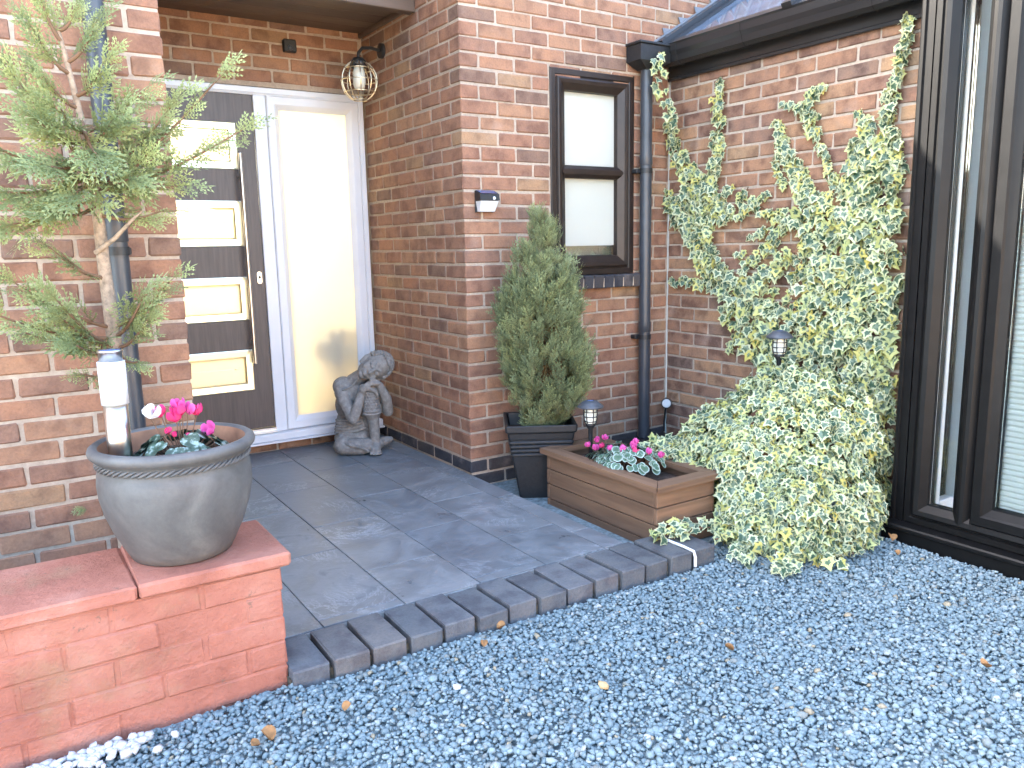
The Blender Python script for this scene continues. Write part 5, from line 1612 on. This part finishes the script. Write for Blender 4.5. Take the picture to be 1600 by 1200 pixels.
# ---------------------------------------------------------------- variegated ivy
class Ivy:
    def __init__(s): s.items = []
    def leaf(s, p, nrm, down, size):
        nrm = np.asarray(nrm, float); nrm = nrm / np.linalg.norm(nrm) + nr.normal(size=3) * .42
        dn = np.asarray(down, float) + nr.normal(size=3) * .42
        s.items.append((int(nr.integers(0, len(IVY))), np.asarray(p, float), basis(dn, nrm), size))
    def build(s, root, n_parts=300):
        me_t = []
        for V, F, e in IVY:
            me = tri_mesh('leaf', V, F, {'edge': e, 'rnd': np.zeros(len(e))}); me.materials.append(M['ivy_leaf']); me_t.append(me)
        sc = []
        for i, (k, p, B, z) in enumerate(s.items):
            q = project(p)
            vd = np.array(CAM) - p; vd = vd / np.linalg.norm(vd)
            ok = q and -10 < q[0] < 1610 and -10 < q[1] < 1210
            sc.append((z / q[2] * (.4 + abs(B[:, 2] @ vd)) * (1 + .35 * nr.uniform()) if ok else 0))
        order = np.argsort(sc)[::-1]
        big = set(order[:n_parts].tolist())
        for i in big:
            k, p, B, z = s.items[i]
            o = bpy.data.objects.new('leaf', me_t[k]); COL.objects.link(o); o.parent = root
            mx = Matrix.Identity(4)
            for a in range(3):
                for b in range(3): mx[a][b] = B[a, b] * z
                mx[a][3] = p[a]
            o.matrix_parent_inverse = Matrix.Translation(-root.location); o.matrix_basis = mx
        L_ = Leaves()
        for i, (k, p, B, z) in enumerate(s.items):
            if i not in big: L_.put(IVY[k], p, B, z)
        o = link('foliage', L_.mesh('foliage'), 'ivy_leaf'); o.parent = root; o.matrix_parent_inverse = Matrix.Translation(-root.location); stuff(o)

def wall_pt(u, v): return np.array(unproject(u, v, 0, XL - .012))
iw = empty('climbing_ivy', (XL - .03, -1.0, .3)); tag(iw, 'variegated cream and green ivy climbing the brick wall', 'ivy')
ivy = Ivy(); stm = MB()
STR = [
    [(1052, 190, 12), (1056, 215, 13), (1064, 240, 16), (1085, 275, 20), (1112, 302, 22), (1110, 345, 22)],
    [(1023, 250, 7), (1030, 285, 12), (1050, 320, 16), (1085, 355, 20), (1105, 395, 22), (1125, 430, 22)],
    [(1128, 118, 5), (1124, 150, 9), (1128, 190, 10), (1124, 230, 11), (1120, 270, 13), (1105, 305, 16)],
    [(1148, 290, 4), (1135, 305, 8), (1112, 335, 14)], [(1168, 292, 4), (1152, 322, 8), (1128, 345, 8)], [(1200, 300, 5), (1175, 318, 8), (1155, 338, 6)],
    [(1178, 318, 6), (1205, 332, 8), (1232, 345, 9), (1255, 340, 12)], [(1232, 322, 5), (1205, 330, 6)],
    [(1217, 188, 5), (1222, 212, 13), (1235, 245, 14), (1255, 275, 16), (1268, 310, 20)], [(1212, 245, 4), (1218, 268, 6), (1228, 290, 6)],
    [(1292, 128, 5), (1272, 148, 11), (1262, 163, 12), (1228, 160, 5)], [(1262, 163, 13), (1272, 190, 13), (1282, 216, 9), (1294, 240, 5), (1300, 262, 6), (1302, 290, 8)],
    [(1425, 22, 6), (1420, 60, 8), (1412, 95, 9), (1404, 120, 7), (1392, 148, 12), (1392, 178, 8), (1396, 210, 18), (1388, 250, 28)],
    [(1345, 172, 5), (1360, 188, 12), (1352, 215, 12), (1342, 250, 14), (1330, 290, 20)], [(1335, 218, 4), (1345, 235, 7)],
    [(1226, 352, 8), (1210, 378, 9), (1185, 402, 9), (1160, 420, 10)], [(1175, 372, 4), (1190, 362, 7), (1210, 355, 6)], [(1150, 400, 3), (1165, 392, 5)],
    [(1050, 440, 6), (1068, 434, 7), (1098, 440, 9), (1140, 448, 13)], [(1140, 545, 5), (1150, 530, 7), (1165, 515, 10)],
    [(1365, 560, 8), (1385, 600, 12), (1390, 640, 16)], [(1240, 395, 10), (1215, 420, 9), (1190, 445, 10)]]
for s in STR:
    w3 = [wall_pt(u, v) for u, v, w in s]
    stm.tube([tuple(p + np.array([.006, 0, 0])) for p in w3], .0026, 6, False)
    for k in range(len(s) - 1):
        u0, v0, h0 = s[k]; u1, v1, h1 = s[k + 1]
        L_ = math.hypot(u1 - u0, v1 - v0)
        n = max(2, int(L_ * (h0 + h1) * .028 + L_ * .10))
        for q in range(n):
            t = nr.uniform(); h_ = h0 + (h1 - h0) * t
            px_ = -(v1 - v0) / L_; py_ = (u1 - u0) / L_; off = nr.uniform(-1, 1) * h_ * .72
            p = wall_pt(u0 + (u1 - u0) * t + px_ * off, v0 + (v1 - v0) * t + py_ * off)
            p[0] -= nr.uniform(.004, .035)
            ivy.leaf(p, (-1, -.25, .25), (-.25, nr.uniform(-.4, .4), -1), nr.uniform(.030, .040) + .0009 * h_)
for (u, v, n) in ((1031, 84, 2), (1024, 95, 3), (1032, 108, 3), (1030, 125, 2), (1034, 140, 3), (1040, 158, 5), (1044, 172, 5), (1048, 186, 5)):
    for q in range(n):
        p = np.array(unproject(u + nr.uniform(-6, 6), v + nr.uniform(-5, 5), 1, -.165)); p[1] += nr.uniform(-.02, .02)
        ivy.leaf(p, (-.6, -.9, .3), (nr.uniform(-.4, .4), -.2, -1), nr.uniform(.038, .058))
stm.tube([unproject(1030, 80, 1, -.155), unproject(1032, 120, 1, -.15), unproject(1042, 165, 1, -.14), unproject(1052, 195, 1, -.10)], .003, 6, False)
MASS = [(1262, 300), (1300, 300), (1335, 270), (1365, 215), (1412, 200), (1412, 420), (1404, 560), (1396, 690), (1335, 690), (1240, 640), (1170, 540), (1135, 490), (1138, 440), (1108, 405), (1092, 360), (1060, 315), (1082, 280), (1120, 300), (1118, 345), (1122, 380), (1150, 425), (1185, 430), (1215, 400), (1245, 372), (1240, 392), (1212, 440), (1216, 468), (1238, 462), (1246, 415), (1262, 365), (1246, 335)]
def inside(u, v, poly):
    c = False; n = len(poly)
    for i in range(n):
        (x1, y1), (x2, y2) = poly[i], poly[i - 1]
        if (y1 > v) != (y2 > v) and u < (x2 - x1) * (v - y1) / (y2 - y1) + x1: c = not c
    return c
cnt = 0
while cnt < 1750:
    u, v = nr.uniform(1050, 1415), nr.uniform(195, 690)
    if not inside(u, v, MASS): continue
    cnt += 1
    p = wall_pt(u, v); dpt = nr.uniform(.004, .075) * min(1, .4 + (v - 250) / 250)
    p[0] -= max(dpt, .005)
    if p[1] < -1.75 : continue
    ivy.leaf(p, (-1, -.35, .35), (-.35, nr.uniform(-.5, .5), -1), nr.uniform(.036, .070))
stuff(part(stm, 'stems', 'twig', iw))
ivy.build(iw, 300)

im = empty('ivy_mound', (.95, -1.35, -.08)); tag(im, 'dense mound of variegated ivy spilling over the gravel and timber planter', 'ivy')
ELL = [((1.03, -1.27, .18), (.36, .38, .44)), ((.93, -1.48, .02), (.36, .26, .30)), ((.80, -1.02, .16), (.26, .24, .17)), ((.64, -.82, .19), (.16, .12, .065)), ((1.13, -1.50, .12), (.15, .16, .40)), ((1.15, -1.0, .2), (.22, .22, .32)), ((.72, -1.36, .02), (.20, .20, .26)), ((.82, -1.10, .20), (.24, .26, .26)), ((.72, -1.22, .10), (.20, .24, .25)), ((.66, -1.44, -.02), (.22, .16, .20)), ((.62, -.95, .19), (.14, .14, .085)), ((.82, -1.56, .03), (.30, .20, .27)), ((.74, -1.30, .14), (.20, .22, .27))]
ivy = Ivy()
def in_ell(p, skip, f=.93):
    for i, (c, r_) in enumerate(ELL):
        if i != skip and sum(((p[k] - c[k]) / r_[k]) ** 2 for k in range(3)) < f: return True
    return False
area = np.array([(r_[0] * r_[1]) ** .8 + (r_[0] * r_[2]) ** .8 + (r_[1] * r_[2]) ** .8 for c, r_ in ELL]); area /= area.sum()
cnt = 0
while cnt < 6000:
    i = int(nr.choice(len(ELL), p=area)); c, r_ = ELL[i]
    d = nr.normal(size=3); d /= np.linalg.norm(d)
    if d[0] > .5 and d[1] > -.3: continue
    nrm = d / np.array(r_); nrm /= np.linalg.norm(nrm)
    lump = 1 + .07 * math.sin(9 * d[0] + 4 * d[2] + i) * math.sin(8 * d[1] - 3 * d[2])
    p = np.array(c) + d * np.array(r_) * lump * nr.uniform(.90, 1.05)
    if p[2] < -.06 or p[0] > XL - .02 or p[1] > -.05: continue
    if p[0] > CX - .11 and p[1] < CY + .05: continue
    if p[0] < BX1 + .03 and p[1] > BY0 - .03 and p[2] < BZ1 + .012 and p[0] > BX0 - .05: continue
    if in_ell(p, i): continue
    cnt += 1
    down = np.array([0, 0, -1.0]) + nrm * .55
    ivy.leaf(p, nrm + np.array([-.1, -.15, .35]), down, nr.uniform(.028, .056))
# runners creeping over the edging and the gravel
RUN = [[(.70, -1.42, -.02), (.52, -1.38, .0), (.36, -1.36, .022), (.22, -1.33, .028), (.10, -1.33, .022)],
       [(.62, -1.50, -.03), (.48, -1.48, -.03), (.36, -1.54, -.04), (.31, -1.60, -.045)],
       [(.70, -1.60, -.02), (.56, -1.66, -.035), (.42, -1.74, -.045), (.34, -1.77, -.045)],
       [(.80, -1.66, -.02), (.66, -1.76, -.04), (.55, -1.80, -.045)], [(.90, -1.66, -.02), (.80, -1.76, -.04), (.74, -1.80, -.045)],
       [(1.0, -1.64, -.02), (.94, -1.72, -.04), (.88, -1.77, -.045)], [(.62, -1.36, .0), (.45, -1.42, -.01), (.33, -1.44, .0)], [(.72, -1.5, -.02), (.55, -1.58, -.03), (.46, -1.64, -.04)],
       [(.75, -1.55, 0), (.62, -1.62, -.03), (.50, -1.70, -.04), (.44, -1.72, -.04)]]
rs_ = MB()
for r_ in RUN:
    rs_.tube(r_, .003, 6, False)
    for k in range(len(r_) - 1):
        a, b = np.array(r_[k]), np.array(r_[k + 1])
        for q in range(int(np.linalg.norm(b - a) / .0075)):
            t = nr.uniform(); p = a + (b - a) * t + np.array([nr.normal() * .028, nr.normal() * .028, nr.uniform(.004, .035)])
            out = (b - a) / np.linalg.norm(b - a)
            ivy.leaf(p, np.array([-.3, -.45, .9]), out * .8 + nr.normal(size=3) * .5 + np.array([0, 0, -.3]), nr.uniform(.030, .056))
stuff(part(rs_, 'stems', 'twig', im))
ivy.build(im, 300)
